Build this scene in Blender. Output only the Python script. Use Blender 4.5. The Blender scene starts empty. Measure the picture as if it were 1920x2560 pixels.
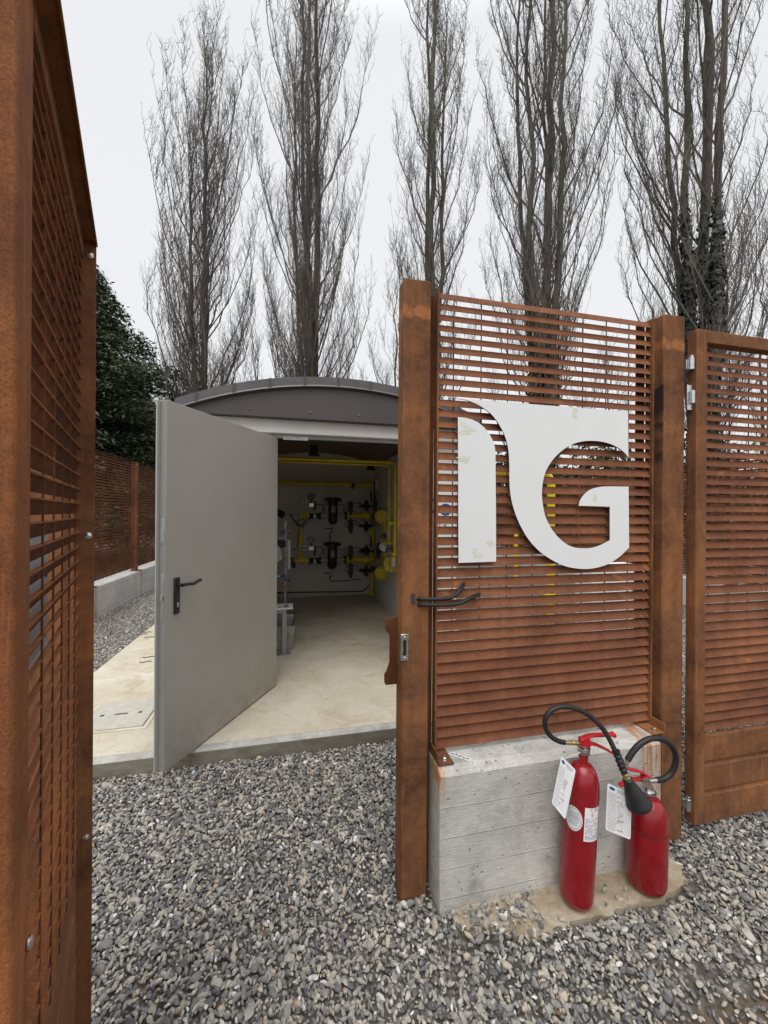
import bpy, bmesh, math, random
import numpy as np
from mathutils import Vector, Matrix, Quaternion
random.seed(7); rng = np.random.default_rng(7)
R_ = math.radians
sc = bpy.context.scene
C = sc.collection
V = Vector
# ------------------------------------------------------------------ camera
YAW, ROLL, FPX, H = R_(12.9), R_(0.4), 970.0, 1.55
FW = V((math.sin(YAW), math.cos(YAW), 0)); RT = V((math.cos(YAW), -math.sin(YAW), 0)); UP = V((0, 0, 1))
CX = (RT*math.cos(ROLL) + UP*math.sin(ROLL)); CY = (UP*math.cos(ROLL) - RT*math.sin(ROLL))
CAM = V((0, 0, H))
cd = bpy.data.cameras.new('camera'); cam = bpy.data.objects.new('camera', cd); C.objects.link(cam)
M = Matrix((CX, CY, -FW)).transposed().to_4x4(); M.translation = CAM; cam.matrix_world = M
cd.sensor_fit = 'VERTICAL'; cd.sensor_height = 24; cd.lens = 24*FPX/2560.0
cd.clip_start = 0.02; cd.clip_end = 2000
cd.shift_y = 0.0008
sc.camera = cam

def ray(px, py):
    return FW + CX*((px-960)/FPX) - CY*((py-1278)/FPX)
def at(px, py, Y):                      # measured point of the photo -> real place on the plane Y
    d = ray(px, py); t = Y/d.y; return CAM + d*t
def atp(px, py, P, N):
    d = ray(px, py); t = (P-CAM).dot(N)/d.dot(N); return CAM + d*t
def gp(px, fwd):
    p = FW*fwd + RT*((px-960)/FPX*fwd); return p.x, p.y
def c4(x, y, Y): return at(660+x*.27132, 1100+y*.27132, Y)

# ------------------------------------------------------------------ objects
def tag(o, label=None, cat=None, group=None, kind=None):
    if label: o['label'] = label
    if cat: o['category'] = cat
    if group: o['group'] = group
    if kind: o['kind'] = kind
    return o
W = {}
def thing(name, label, cat, loc=(0, 0, 0), rz=0.0, group=None):
    o = bpy.data.objects.new(name, None); C.objects.link(o)
    o.empty_display_size = 0.1
    o.location = loc; o.rotation_euler = (0, 0, rz)
    W[o.name] = Matrix.Translation(V(loc)) @ Matrix.Rotation(rz, 4, 'Z')
    return tag(o, label, cat, group)

class MB:
    def __init__(s): s.v = []; s.f = []; s.m = []
    def add(s, vs, fs, mi=0):
        b = len(s.v); s.v += [tuple(v) for v in vs]
        s.f += [tuple(b+i for i in f) for f in fs]; s.m += [mi]*len(fs); return s
    def box(s, x0, x1, y0, y1, z0, z1, mi=0):
        if x0 > x1: x0, x1 = x1, x0
        if y0 > y1: y0, y1 = y1, y0
        if z0 > z1: z0, z1 = z1, z0
        vs = [(x, y, z) for x in (x0, x1) for y in (y0, y1) for z in (z0, z1)]
        return s.add(vs, [(0,1,3,2),(4,6,7,5),(0,4,5,1),(2,3,7,6),(0,2,6,4),(1,5,7,3)], mi)
    def obox(s, c, ax, ay, az, hx, hy, hz, mi=0):
        c = V(c); ax, ay, az = V(ax).normalized(), V(ay).normalized(), V(az).normalized()
        vs = [c+ax*(hx*i)+ay*(hy*j)+az*(hz*k) for i in (-1,1) for j in (-1,1) for k in (-1,1)]
        return s.add(vs, [(0,1,3,2),(4,6,7,5),(0,4,5,1),(2,3,7,6),(0,2,6,4),(1,5,7,3)], mi)
    def tube(s, path, r, n=8, mi=0, caps=True):
        path = [V(p) for p in path]; k = len(path)
        rs = r if isinstance(r, (list, tuple)) else [r]*k
        vs = []; t0 = (path[1]-path[0]).normalized()
        a = t0.orthogonal().normalized()
        for i, p in enumerate(path):
            t = (path[min(i+1, k-1)]-path[max(i-1, 0)])
            if t.length < 1e-9: t = t0
            t.normalize()
            a = a - t*a.dot(t)
            if a.length < 1e-6: a = t.orthogonal()
            a.normalize(); b = t.cross(a)
            for j in range(n):
                q = 2*math.pi*j/n
                vs.append(p + (a*math.cos(q)+b*math.sin(q))*rs[i])
        fs = [(i*n+j, i*n+(j+1) % n, (i+1)*n+(j+1) % n, (i+1)*n+j) for i in range(k-1) for j in range(n)]
        if caps: fs += [tuple(range(n-1, -1, -1)), tuple((k-1)*n+j for j in range(n))]
        return s.add(vs, fs, mi)
    def lathe(s, prof, o, ax=(0, 0, 1), n=24, mi=0, caps=True):
        o = V(o); ax = V(ax).normalized(); a = ax.orthogonal().normalized(); b = ax.cross(a)
        vs = [o+ax*h+(a*math.cos(2*math.pi*j/n)+b*math.sin(2*math.pi*j/n))*max(r, 1e-5) for r, h in prof for j in range(n)]
        k = len(prof)
        fs = [(i*n+j, i*n+(j+1) % n, (i+1)*n+(j+1) % n, (i+1)*n+j) for i in range(k-1) for j in range(n)]
        if caps: fs += [tuple(range(n-1, -1, -1)), tuple((k-1)*n+j for j in range(n))]
        return s.add(vs, fs, mi)
    def prism(s, pts, off, mi=0):       # pts: 3-D outline, off: thickness vector
        n = len(pts); off = V(off); vs = [V(p) for p in pts]+[V(p)+off for p in pts]
        fs = [tuple(range(n)), tuple(range(2*n-1, n-1, -1))] + [(i, i+n, (i+1) % n+n, (i+1) % n) for i in range(n)]
        return s.add(vs, fs, mi)
    def quad(s, a, b, c, d, mi=0): return s.add([a, b, c, d], [(0, 1, 2, 3)], mi)
    def build(s, name, mats, parent=None, bev=0, smooth=True, loc=None, local=False, ang=35, seg=2):
        if not isinstance(mats, (list, tuple)): mats = [mats]
        me = bpy.data.meshes.new(name)
        vs = s.v
        if parent is not None and not local:
            inv = W[parent.name].inverted(); vs = [tuple(inv @ V(v)) for v in vs]
        elif loc is not None:
            vs = [(v[0]-loc[0], v[1]-loc[1], v[2]-loc[2]) for v in vs]
        me.from_pydata(vs, [], s.f)
        for m in mats: me.materials.append(m)
        if len(mats) > 1: me.polygons.foreach_set('material_index', s.m)
        bm = bmesh.new(); bm.from_mesh(me); bmesh.ops.recalc_face_normals(bm, faces=bm.faces); bm.to_mesh(me); bm.free()
        if smooth:
            me.polygons.foreach_set('use_smooth', [True]*len(me.polygons))
            me.set_sharp_from_angle(angle=R_(ang))
        o = bpy.data.objects.new(name, me); C.objects.link(o)
        if parent is not None:
            o.parent = parent; W[o.name] = W[parent.name]
        elif loc is not None:
            o.location = loc; W[o.name] = Matrix.Translation(V(loc))
        else: W[o.name] = Matrix.Identity(4)
        if bev:
            b = o.modifiers.new('bevel', 'BEVEL'); b.width = bev; b.segments = seg; b.limit_method = 'ANGLE'; b.angle_limit = R_(40)
            b.harden_normals = False
        return o
def smoothpath(pts, n=8):
    P = [V(p) for p in pts]; P = [P[0]*2-P[1]]+P+[P[-1]*2-P[-2]]; out = []
    for i in range(1, len(P)-2):
        for k in range(n):
            t = k/n; a, b, c, d = P[i-1], P[i], P[i+1], P[i+2]
            out.append(0.5*((2*b)+(c-a)*t+(2*a-5*b+4*c-d)*t*t+(3*b-a-3*c+d)*t**3))
    out.append(P[-2]); return out
def bend(pts, r=.05, n=5):              # pipe path with rounded corners
    P = [V(p) for p in pts]; out = [P[0]]
    for i in range(1, len(P)-1):
        a = (P[i-1]-P[i]); b = (P[i+1]-P[i]); rr = min(r, a.length*.45, b.length*.45)
        p0 = P[i]+a.normalized()*rr; p2 = P[i]+b.normalized()*rr
        for k in range(n+1):
            t = k/n; out.append(p0*(1-t)**2+P[i]*2*t*(1-t)+p2*t*t)
    out.append(P[-1]); return out
def text_mesh(mb, s, origin, ux, uy, size, mi=0, off=.0012):
    cu = bpy.data.curves.new('t', 'FONT'); cu.body = s; cu.size = size; cu.resolution_u = 3
    o = bpy.data.objects.new('t', cu); C.objects.link(o)
    dg = bpy.context.evaluated_depsgraph_get(); me = o.evaluated_get(dg).to_mesh()
    ux, uy = V(ux).normalized(), V(uy).normalized(); nz = ux.cross(uy)
    mb.add([V(origin)+ux*v.co.x+uy*v.co.y+nz*off for v in me.vertices], [tuple(p.vertices) for p in me.polygons], mi)
    bpy.data.objects.remove(o); bpy.data.curves.remove(cu)

# ------------------------------------------------------------------ materials
class NT:
    def __init__(s, name):
        s.m = bpy.data.materials.new(name); s.m.use_nodes = True; s.t = s.m.node_tree; s.n = s.t.nodes; s.l = s.t.links
        s.b = s.n['Principled BSDF']; s.co = s.n.new('ShaderNodeTexCoord')
    def node(s, k, **kw):
        n = s.n.new(k)
        for a, v in kw.items():
            if a.startswith('i_'): n.inputs[a[2:].replace('_', ' ')].default_value = v
            else: setattr(n, a, v)
        return n
    def link(s, a, b): s.l.new(a, b)
    def mapping(s, scale=(1, 1, 1), src='Object', loc=(0, 0, 0)):
        m = s.node('ShaderNodeMapping'); m.inputs['Scale'].default_value = scale; m.inputs['Location'].default_value = loc
        s.link(s.co.outputs[src], m.inputs['Vector']); return m.outputs['Vector']
    def noise(s, scale, detail=4, vec=None, rough=.6, dist=0):
        n = s.node('ShaderNodeTexNoise'); n.inputs['Scale'].default_value = scale; n.inputs['Detail'].default_value = detail
        n.inputs['Roughness'].default_value = rough; n.inputs['Distortion'].default_value = dist
        s.link(vec if vec else s.mapping(), n.inputs['Vector']); return n.outputs['Fac']
    def ramp(s, fac, stops, interp='LINEAR'):
        r = s.node('ShaderNodeValToRGB'); cr = r.color_ramp; cr.interpolation = interp
        while len(cr.elements) < len(stops): cr.elements.new(.5)
        for e, (p, c) in zip(cr.elements, stops):
            e.position = p; e.color = (c, c, c, 1) if isinstance(c, (int, float)) else (*c, 1)
        s.link(fac, r.inputs['Fac']); return r.outputs['Color']
    def mix(s, fac, a, b, mode='MIX'):
        n = s.node('ShaderNodeMix', data_type='RGBA', blend_type=mode)
        for sock, v in ((n.inputs[0], fac), (n.inputs[6], a), (n.inputs[7], b)):
            if isinstance(v, (int, float)): sock.default_value = v
            elif isinstance(v, tuple): sock.default_value = (*v, 1)
            else: s.link(v, sock)
        return n.outputs[2]
    def math(s, op, a, b=0.0, c=None):
        n = s.node('ShaderNodeMath', operation=op)
        for i, v in enumerate((a, b) if c is None else (a, b, c)):
            if isinstance(v, (int, float)): n.inputs[i].default_value = v
            else: s.link(v, n.inputs[i])
        return n.outputs[0]
    def xyz(s, src='Object'):
        n = s.node('ShaderNodeSeparateXYZ'); s.link(s.co.outputs[src], n.inputs[0]); return n.outputs
    def bump(s, h, strength=.3, dist=.002):
        b = s.node('ShaderNodeBump'); b.inputs['Strength'].default_value = strength; b.inputs['Distance'].default_value = dist
        s.link(h, b.inputs['Height']); s.link(b.outputs[0], s.b.inputs['Normal']); return b
    def base(s, c):
        if isinstance(c, tuple): s.b.inputs['Base Color'].default_value = (*c, 1)
        else: s.link(c, s.b.inputs['Base Color'])
    def set(s, **kw):
        for k, v in kw.items():
            k = k.replace('_', ' ')
            if isinstance(v, (int, float)): s.b.inputs[k].default_value = v
            else: s.link(v, s.b.inputs[k])
def simple(name, col, rough=.5, metal=0.0, var=.12, scale=12, bump=0.0, bscale=80, spec=.5, coat=0):
    t = NT(name); n = t.noise(scale, 5)
    lo = tuple(c*(1-var) for c in col); hi = tuple(min(1, c*(1+var)) for c in col)
    t.base(t.ramp(n, [(.3, lo), (.7, hi)]))
    t.set(Roughness=t.ramp(n, [(.3, max(0, rough-.06)), (.75, min(1, rough+.08))]), Metallic=metal)
    t.b.inputs['Specular IOR Level'].default_value = spec
    if coat: t.b.inputs['Coat Weight'].default_value = coat; t.b.inputs['Coat Roughness'].default_value = .12
    if bump: t.bump(t.noise(bscale, 3), bump, .002)
    return t.m
def corten(name, dark=(.10, .042, .020), mid=(.185, .080, .038), lite=(.33, .138, .050), grain=420, k=1.0, runs=.5, post=None):
    t = NT(name)
    big = t.noise(3.0, 6, dist=.6); fine = t.noise(grain, 3, rough=.7); streak = t.noise(5, 5, t.mapping((6, 6, .5)))
    med = t.noise(38, 5, rough=.65)
    col = t.ramp(big, [(.34, dark), (.5, mid), (.64, lite)])
    col = t.mix(t.ramp(streak, [(.45, 0.0), (.72, .55)]), col, tuple(c*.62 for c in mid))
    col = t.mix(t.ramp(med, [(.4, 0.0), (.7, .4)]), col, lite)
    col = t.mix(.85, col, t.ramp(fine, [(.32, .55), (.52, 1.0), (.72, 1.35)]), 'MULTIPLY')
    scr = t.noise(2.2, 8, t.mapping((1, 1, 1), loc=(3, 9, 5)), rough=.75, dist=1.5)
    col = t.mix(t.ramp(scr, [(.60, 0.0), (.66, .55)]), col, (.42, .17, .05))
    dk = t.noise(1.7, 5, t.mapping((1, 1, .8), loc=(8, 2, 1)), dist=.8)
    col = t.mix(t.ramp(dk, [(.60, 0.0), (.72, .6)]), col, (.045, .026, .018))
    run = t.noise(9, 5, t.mapping((5, 5, .22), loc=(2, 4, 1)), rough=.7)
    col = t.mix(t.ramp(run, [(.57, 0.0), (.68, runs)]), col, tuple(min(1, c_*1.7) for c_ in mid))
    ring = t.noise(10, 6, t.mapping((.5, .5, 2.5), loc=(6, 1, 9)), rough=.8, dist=1.0)
    col = t.mix(t.ramp(ring, [(.62, 0.0), (.66, .45)]), col, dark)
    if post:        # weld ring near the top; on one post also old dark primer patches on the side towards the screen
        x = t.xyz(); zn = t.math('ADD', x[2], t.math('MULTIPLY', t.noise(16, 6, rough=.75), .12))
        band = t.math('MULTIPLY', t.ramp(t.math('SUBTRACT', zn, 2.39), [(.0, 0.0), (.012, 1.0)]), t.ramp(t.math('SUBTRACT', zn, 2.39), [(.035, 1.0), (.06, 0.0)]))
        col = t.mix(t.math('MULTIPLY', band, .75), col, (.42, .16, .045))
        chip = t.math('MULTIPLY', band, t.ramp(t.noise(45, 6, t.mapping((1, 1, 3)), rough=.8), [(.60, 0.0), (.63, 1.0)]))
        col = t.mix(chip, col, (.42, .38, .33))
        dk2 = t.noise(2.1, 7, t.mapping((1, 1, .45), loc=(5, 5, 2)), rough=.7, dist=1.0)
        col = t.mix(t.ramp(dk2, [(.56, 0.0), (.66, .6)]), col, (.06, .03, .017))
        if post > 1:
            m = t.math('MULTIPLY', t.math('LESS_THAN', x[0], -.0575), t.math('MULTIPLY', t.math('GREATER_THAN', zn, 1.86), t.math('LESS_THAN', zn, 2.22)))
            m = t.math('MULTIPLY', m, t.ramp(t.noise(7, 3, t.mapping((1, 1, 1.5))), [(.40, .25), (.55, .9)]))
            col = t.mix(m, col, (.018, .014, .012))
    t.base(col); t.set(Roughness=.86, Metallic=0.0); t.b.inputs['Specular IOR Level'].default_value = .25
    t.bump(t.math('ADD', fine, t.math('MULTIPLY', med, 1.2)), .35*k, .0012)
    return t.m
M_rust = corten('weathering_steel')
M_rust_near = corten('weathering_steel_coarse', dark=(.16, .058, .022), mid=(.235, .085, .034), lite=(.36, .135, .045), grain=330, k=1.4)
M_rust_slat = corten('weathering_steel_slat', dark=(.125, .047, .025), mid=(.195, .075, .038), lite=(.27, .108, .052), runs=.15, grain=520, k=.7)
M_post1 = corten('weathering_steel_post', post=1)
M_post2 = corten('weathering_steel_post_patched', post=2)
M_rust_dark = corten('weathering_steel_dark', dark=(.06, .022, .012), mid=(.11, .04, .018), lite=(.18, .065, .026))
M_white = simple('white_sheet', (.80, .81, .82), .38, var=.02, scale=3)
M_edge = simple('dark_sheet_edge', (.04, .042, .05), .6)
M_tape = simple('old_tape_residue', (.74, .72, .63), .55, var=.12, scale=60, bump=.3, bscale=50)
M_zinc = simple('zinc_plated_steel', (.62, .63, .64), .28, 1.0, var=.15, scale=60)
M_zincdull = simple('dull_steel', (.42, .43, .43), .45, .7, var=.15, scale=30)
M_black = simple('black_plastic', (.012, .012, .013), .42, var=.2)
M_rubber = simple('black_rubber', (.014, .014, .015), .52, var=.3, scale=30, bump=.15)
M_iron = simple('black_cast_iron', (.035, .035, .038), .32, .3, var=.3)
M_grey = simple('grey_cast', (.16, .16, .165), .4, .4)
def door_paint():
    t = NT('grey_door_paint'); n = t.noise(1.6, 4); x = t.xyz()
    c = t.ramp(n, [(.3, (.345, .323, .284)), (.7, (.375, .352, .31))])
    sc_ = t.noise(5, 9, t.mapping((1, 1, 2.2), loc=(2, 2, 2)), rough=.85, dist=1.2)
    c = t.mix(t.ramp(sc_, [(.68, 0.0), (.715, .45)]), c, (.46, .45, .42))
    d = t.math('MULTIPLY', t.ramp(x[2], [(.05, .5), (.35, 0.0)]), t.ramp(t.noise(14, 6), [(.35, 0.0), (.65, 1.0)]))
    c = t.mix(d, c, (.20, .175, .14))
    t.base(c); t.set(Roughness=t.ramp(t.noise(3, 5), [(.3, .34), (.7, .48)])); t.bump(t.math('ADD', t.noise(2.2, 2), t.math('MULTIPLY', t.noise(500, 2), .02)), .25, .02); return t.m
M_door = door_paint()
M_doorlight = simple('light_grey_trim', (.40, .40, .375), .42, var=.03)
M_dooredge = simple('door_edge_paint', (.27, .27, .255), .4, .2, var=.04)
M_wallwhite = simple('white_wall_paint', (.70, .68, .65), .8, var=.04, scale=3, bump=.08, bscale=90)
M_interior = simple('interior_plaster', (.74, .71, .66), .85, var=.08, scale=2, bump=.1)
M_fascia = simple('dark_roof_metal', (.076, .064, .063), .42, .2, var=.10, scale=2)
M_roofedge = simple('grey_roof_edge', (.105, .098, .100), .38, .3, var=.15, scale=9)
M_ceil = simple('brown_ceiling_boards', (.22, .15, .10), .7)
M_brass = simple('brass', (.60, .46, .20), .3, 1.0)
M_blue = simple('blue_paint', (.02, .08, .35), .4)
M_print = simple('print_ink', (.06, .06, .08), .7)
M_printblue = simple('blue_print_ink', (.03, .07, .30), .6)
M_printred = simple('red_print_ink', (.35, .03, .03), .6)
M_card = simple('white_card', (.80, .80, .80), .45, var=.03)
M_leafdark = simple('dark_evergreen_leaf', (.062, .085, .040), .6, var=.6, scale=3)
M_ivy = simple('ivy_leaf', (.014, .024, .010), .5, var=.5, scale=9)
M_green = simple('green_display', (.10, .22, .12), .3)
M_galv = simple('galvanised_sheet', (.36, .36, .35), .42, .6, var=.25, scale=12)
def yellow():
    t = NT('yellow_gas_pipe_paint'); n = t.noise(7, 5)
    t.base(t.ramp(n, [(.3, (.60, .45, .006)), (.7, (.76, .60, .012))])); t.set(Roughness=.32); return t.m
M_yellow = yellow()
def red():
    t = NT('red_gloss_paint'); n = t.noise(9, 6); sc_ = t.noise(30, 8, t.mapping((1, 1, .25)), rough=.8)
    c = t.ramp(n, [(.3, (.215, .003, .008)), (.7, (.29, .005, .012))])
    c = t.mix(t.ramp(sc_, [(.67, 0.0), (.74, .25)]), c, (.42, .16, .15))
    t.base(c); t.set(Roughness=t.ramp(n, [(.35, .24), (.7, .38)])); t.b.inputs['Coat Weight'].default_value = .35
    t.b.inputs['Coat Roughness'].default_value = .06; return t.m
M_red = red()
def bark():
    t = NT('poplar_bark'); n = t.noise(3, 6, t.mapping((3, 3, .7))); f = t.noise(20, 5, t.mapping((2, 2, .6)))
    c = t.ramp(n, [(.3, (.040, .035, .025)), (.52, (.10, .09, .062)), (.72, (.19, .175, .12))])
    c = t.mix(.7, c, t.ramp(f, [(.35, .5), (.7, 1.3)]), 'MULTIPLY')
    t.base(c); t.set(Roughness=.9); t.bump(f, .8, .03); return t.m
M_bark = bark()
M_twig = simple('bare_twig', (.14, .118, .105), .9, var=.4, scale=.7)
M_twig_pale = simple('pale_bare_twig', (.12, .10, .06), .9, var=.4, scale=.7)
def concrete_cast():                    # board-marked concrete of the plinth; object origin at its front left foot
    t = NT('board_marked_concrete'); x = t.xyz(); X, Y_, Z = x[0], x[1], x[2]
    n = t.noise(4, 8, rough=.68, dist=.4); grain = t.noise(14, 7, t.mapping((1.2, 1, 14)), rough=.7); fine = t.noise(170, 3)
    c = t.ramp(n, [(.28, (.37, .358, .325)), (.5, (.53, .518, .48)), (.72, (.67, .655, .615))])
    c = t.mix(.55, c, t.ramp(grain, [(.3, .66), (.7, 1.25)]), 'MULTIPLY')
    c = t.mix(.6, c, t.ramp(fine, [(.35, .75), (.65, 1.15)]), 'MULTIPLY')
    zz = t.math('ADD', Z, t.math('MULTIPLY', t.noise(3, 3), .012))
    fr = t.math('FRACT', t.math('DIVIDE', zz, .118))
    line = t.ramp(t.math('ABSOLUTE', t.math('SUBTRACT', fr, .5)), [(.0, 1.0), (.012, .6), (.03, 0.0)])
    lm = t.math('MULTIPLY', line, t.ramp(t.noise(9, 4), [(.35, .2), (.6, 1.0)]))
    c = t.mix(t.math('MULTIPLY', lm, .22), c, (.14, .135, .12))
    v = t.node('ShaderNodeTexVoronoi', distance='EUCLIDEAN'); v.inputs['Scale'].default_value = 26; t.link(t.mapping((1, 1, 1.4)), v.inputs['Vector'])
    pit = t.ramp(t.math('ADD', v.outputs['Distance'], t.math('MULTIPLY', t.noise(12, 3), .25)), [(.20, 1.0), (.28, 0.0)])
    c = t.mix(t.math('MULTIPLY', pit, .65), c, (.11, .105, .095))
    white = t.ramp(t.noise(6, 6, t.mapping((1, 1, 1), loc=(4, 2, 7)), rough=.8), [(.54, 0.0), (.64, .6)])
    c = t.mix(white, c, (.60, .59, .56))
    dk = t.noise(5, 7, t.mapping((1, 1, 1.6), loc=(1, 7, 3)), rough=.75, dist=.6)
    c = t.mix(t.ramp(dk, [(.52, 0.0), (.68, .5)]), c, (.20, .19, .165))
    # rust that ran down from the two brackets
    xe = t.math('ADD', X, t.math('MULTIPLY', t.noise(11, 4, t.mapping((1, 1, .5))), .08))
    m1 = t.ramp(xe, [(.05, 1.0), (.085, .0)]); m2 = t.ramp(xe, [(1.0, 0.0), (1.0, 0.0)])
    m2 = t.ramp(t.math('SUBTRACT', xe, .965), [(.0, 0.0), (.03, 1.0)])
    top1 = t.ramp(Z, [(.40, 0.0), (.52, 1.0)]); top2 = t.ramp(Z, [(.10, 0.1), (.45, .9)])
    st = t.ramp(t.noise(22, 5, t.mapping((3, 1, .3))), [(.38, .1), (.6, 1.0)])
    c = t.mix(t.math('MULTIPLY', t.math('MULTIPLY', m1, top1), st), c, (.42, .17, .03))
    c = t.mix(t.math('MULTIPLY', t.math('MULTIPLY', m2, top2), st), c, (.40, .15, .025))
    t.base(c); t.set(Roughness=.9)
    h = t.math('ADD', t.math('MULTIPLY', grain, 1.0), t.math('MULTIPLY', lm, 1.0))
    h = t.math('SUBTRACT', h, t.math('MULTIPLY', pit, 1.5)); h = t.math('ADD', h, t.math('MULTIPLY', fine, .4))
    t.bump(h, .55, .004); return t.m
M_plinth = concrete_cast()
def concrete_wall():
    t = NT('fence_base_concrete'); n = t.noise(3, 8, rough=.7); f = t.noise(60, 4); x = t.xyz()
    c = t.ramp(n, [(.3, (.46, .455, .44)), (.7, (.68, .675, .65))]); c = t.mix(.5, c, t.ramp(f, [(.3, .75), (.7, 1.15)]), 'MULTIPLY')
    fr = t.math('FRACT', t.math('DIVIDE', x[2], .15)); line = t.ramp(t.math('ABSOLUTE', t.math('SUBTRACT', fr, .5)), [(.0, .5), (.04, 0.0)])
    c = t.mix(line, c, (.16, .155, .14))
    # rust runs under each post foot (posts 1.67 m apart, first at local y = 0)
    fy = t.math('FRACT', t.math('ADD', t.math('DIVIDE', x[1], 1.67), .5)); d = t.math('MULTIPLY', t.math('ABSOLUTE', t.math('SUBTRACT', fy, .5)), 1.67)
    m = t.ramp(t.math('ADD', d, t.math('MULTIPLY', t.noise(30, 3, t.mapping((1, 2, .1))), .06)), [(.055, 1.0), (.085, 0.0)])
    side = t.math('GREATER_THAN', t.math('ABSOLUTE', x[0]), -.5)
    m = t.math('MULTIPLY', m, t.ramp(t.noise(45, 3, t.mapping((1, 2.5, .1))), [(.42, 0.0), (.55, 1.0)]))
    c = t.mix(t.math('MULTIPLY', m, .85), c, (.40, .17, .03))
    t.base(c); t.set(Roughness=.9); t.bump(f, .4, .004); return t.m
M_basewall = concrete_wall()
def slab():
    t = NT('smoothed_concrete_slab'); n = t.noise(1.6, 8, rough=.65, dist=.3); f = t.noise(55, 5, rough=.7); pt = t.noise(5, 7, t.mapping(loc=(3, 3, 0)), rough=.72, dist=.6)
    c = t.ramp(n, [(.28, (.48, .42, .32)), (.5, (.59, .54, .43)), (.72, (.68, .65, .56))])
    c = t.mix(t.ramp(pt, [(.50, 0.0), (.66, .55)]), c, (.42, .32, .19))
    c = t.mix(.5, c, t.ramp(f, [(.3, .78), (.7, 1.15)]), 'MULTIPLY')
    sp = t.noise(13, 8, t.mapping((1, 2.2, 1), loc=(7, 1, 0)), rough=.8, dist=.8)
    c = t.mix(t.ramp(sp, [(.62, 0.0), (.68, .65)]), c, (.24, .21, .165))
    c = t.mix(t.ramp(t.noise(24, 7, t.mapping((1, 1.6, 1), loc=(1, 5, 0)), rough=.8), [(.62, 0.0), (.70, .5)]), c, (.34, .28, .20))
    t.base(c); t.set(Roughness=.8); t.bump(t.math('ADD', f, t.math('MULTIPLY', pt, 2.0)), .35, .004); return t.m
M_slab = slab()
M_kerb = simple('cast_slab_edge', (.44, .43, .40), .85, var=.25, scale=14, bump=.4, bscale=60)
def kerbface():
    t = NT('brownish_slab_face'); n = t.noise(6, 7, t.mapping((1, 1, 3)), rough=.7); x = t.xyz()  # slab front face, browner and darker than the slab top
    t.base(t.ramp(n, [(.3, (.13, .12, .09)), (.55, (.22, .205, .16)), (.75, (.33, .31, .26))])); t.set(Roughness=.85); t.bump(n, .4, .006); return t.m
M_kerbface = kerbface()
def patch():
    t = NT('sandy_concrete_patch'); n = t.noise(9, 8, rough=.72, dist=.5); f = t.noise(120, 5, rough=.75)
    c = t.ramp(n, [(.3, (.27, .19, .115)), (.5, (.40, .33, .235)), (.7, (.52, .48, .39))])
    c = t.mix(.6, c, t.ramp(f, [(.3, .7), (.7, 1.2)]), 'MULTIPLY')
    t.base(c); t.set(Roughness=.92); t.bump(t.math('ADD', f, n), .6, .006); return t.m
M_patch = patch()
def ground_m():
    t = NT('gravel_bed'); v = t.node('ShaderNodeTexVoronoi'); v.inputs['Scale'].default_value = 42; t.link(t.mapping((1, 1.25, 1)), v.inputs['Vector'])
    hs = t.node('ShaderNodeSeparateColor'); t.link(v.outputs['Color'], hs.inputs[0])
    c = t.ramp(hs.outputs[0], [(.0, (.10, .095, .09)), (.45, (.17, .16, .15)), (.8, (.25, .235, .21)), (1.0, (.40, .38, .35))])
    c = t.mix(t.ramp(v.outputs['Distance'], [(.25, 0.0), (.6, .85)]), c, (.075, .066, .054))
    s = t.noise(2.2, 5, t.mapping(loc=(0, 0, 0))); x = t.xyz()
    soil = t.math('MULTIPLY', t.ramp(x[0], [(.75, 0.0), (1.0, 1.0)]), t.ramp(x[1], [(.95, 1.0), (1.22, 0.0)]))
    c = t.mix(soil, c, t.ramp(t.noise(30, 6), [(.3, (.08, .062, .042)), (.7, (.16, .125, .085))]))
    t.base(c); t.set(Roughness=.9)
    t.bump(t.math('SUBTRACT', 1.0, v.outputs['Distance']), .8, .012); return t.m
M_ground = ground_m()
def stone():
    t = NT('gravel_stone'); g = t.node('ShaderNodeNewGeometry'); r = g.outputs['Random Per Island']
    c = t.ramp(r, [(.0, (.085, .082, .082)), (.18, (.155, .151, .15)), (.40, (.24, .232, .218)), (.60, (.33, .313, .28)),
                   (.78, (.39, .365, .31)), (.90, (.46, .38, .28)), (.955, (.52, .51, .47)), (1.0, (.74, .73, .70))])
    n = t.noise(120, 4); c = t.mix(.7, c, t.ramp(n, [(.3, .68), (.7, 1.3)]), 'MULTIPLY')
    dust = t.noise(1.3, 4); c = t.mix(t.ramp(dust, [(.45, 0.0), (.7, .28)]), c, (.27, .255, .225))
    t.base(c); t.set(Roughness=.78); t.bump(n, .35, .002); return t.m
M_stone = stone()

# ------------------------------------------------------------------ world and light
w = bpy.data.worlds.new('World'); sc.world = w; w.use_nodes = True; nt = w.node_tree; bg = nt.nodes['Background']
SUN_EL, SUN_AZ = R_(58), R_(205)        # azimuth from +Y towards +X: behind the camera, a little left
sky = nt.nodes.new('ShaderNodeTexSky'); sky.sky_type = 'NISHITA'; sky.sun_disc = False; sky.sun_elevation = SUN_EL; sky.sun_rotation = SUN_AZ
sky.air_density = 1; sky.dust_density = 4
hsv = nt.nodes.new('ShaderNodeHueSaturation'); hsv.inputs['Saturation'].default_value = .12; nt.links.new(sky.outputs[0], hsv.inputs['Color'])
tc = nt.nodes.new('ShaderNodeTexCoord'); sx = nt.nodes.new('ShaderNodeSeparateXYZ'); nt.links.new(tc.outputs['Generated'], sx.inputs[0])
cr = nt.nodes.new('ShaderNodeValToRGB'); nt.links.new(sx.outputs[2], cr.inputs[0])
cr.color_ramp.elements[0].position = 0.0; cr.color_ramp.elements[0].color = (7.9, 8.02, 8.2, 1)   # overcast deck, brightening to the zenith
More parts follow.
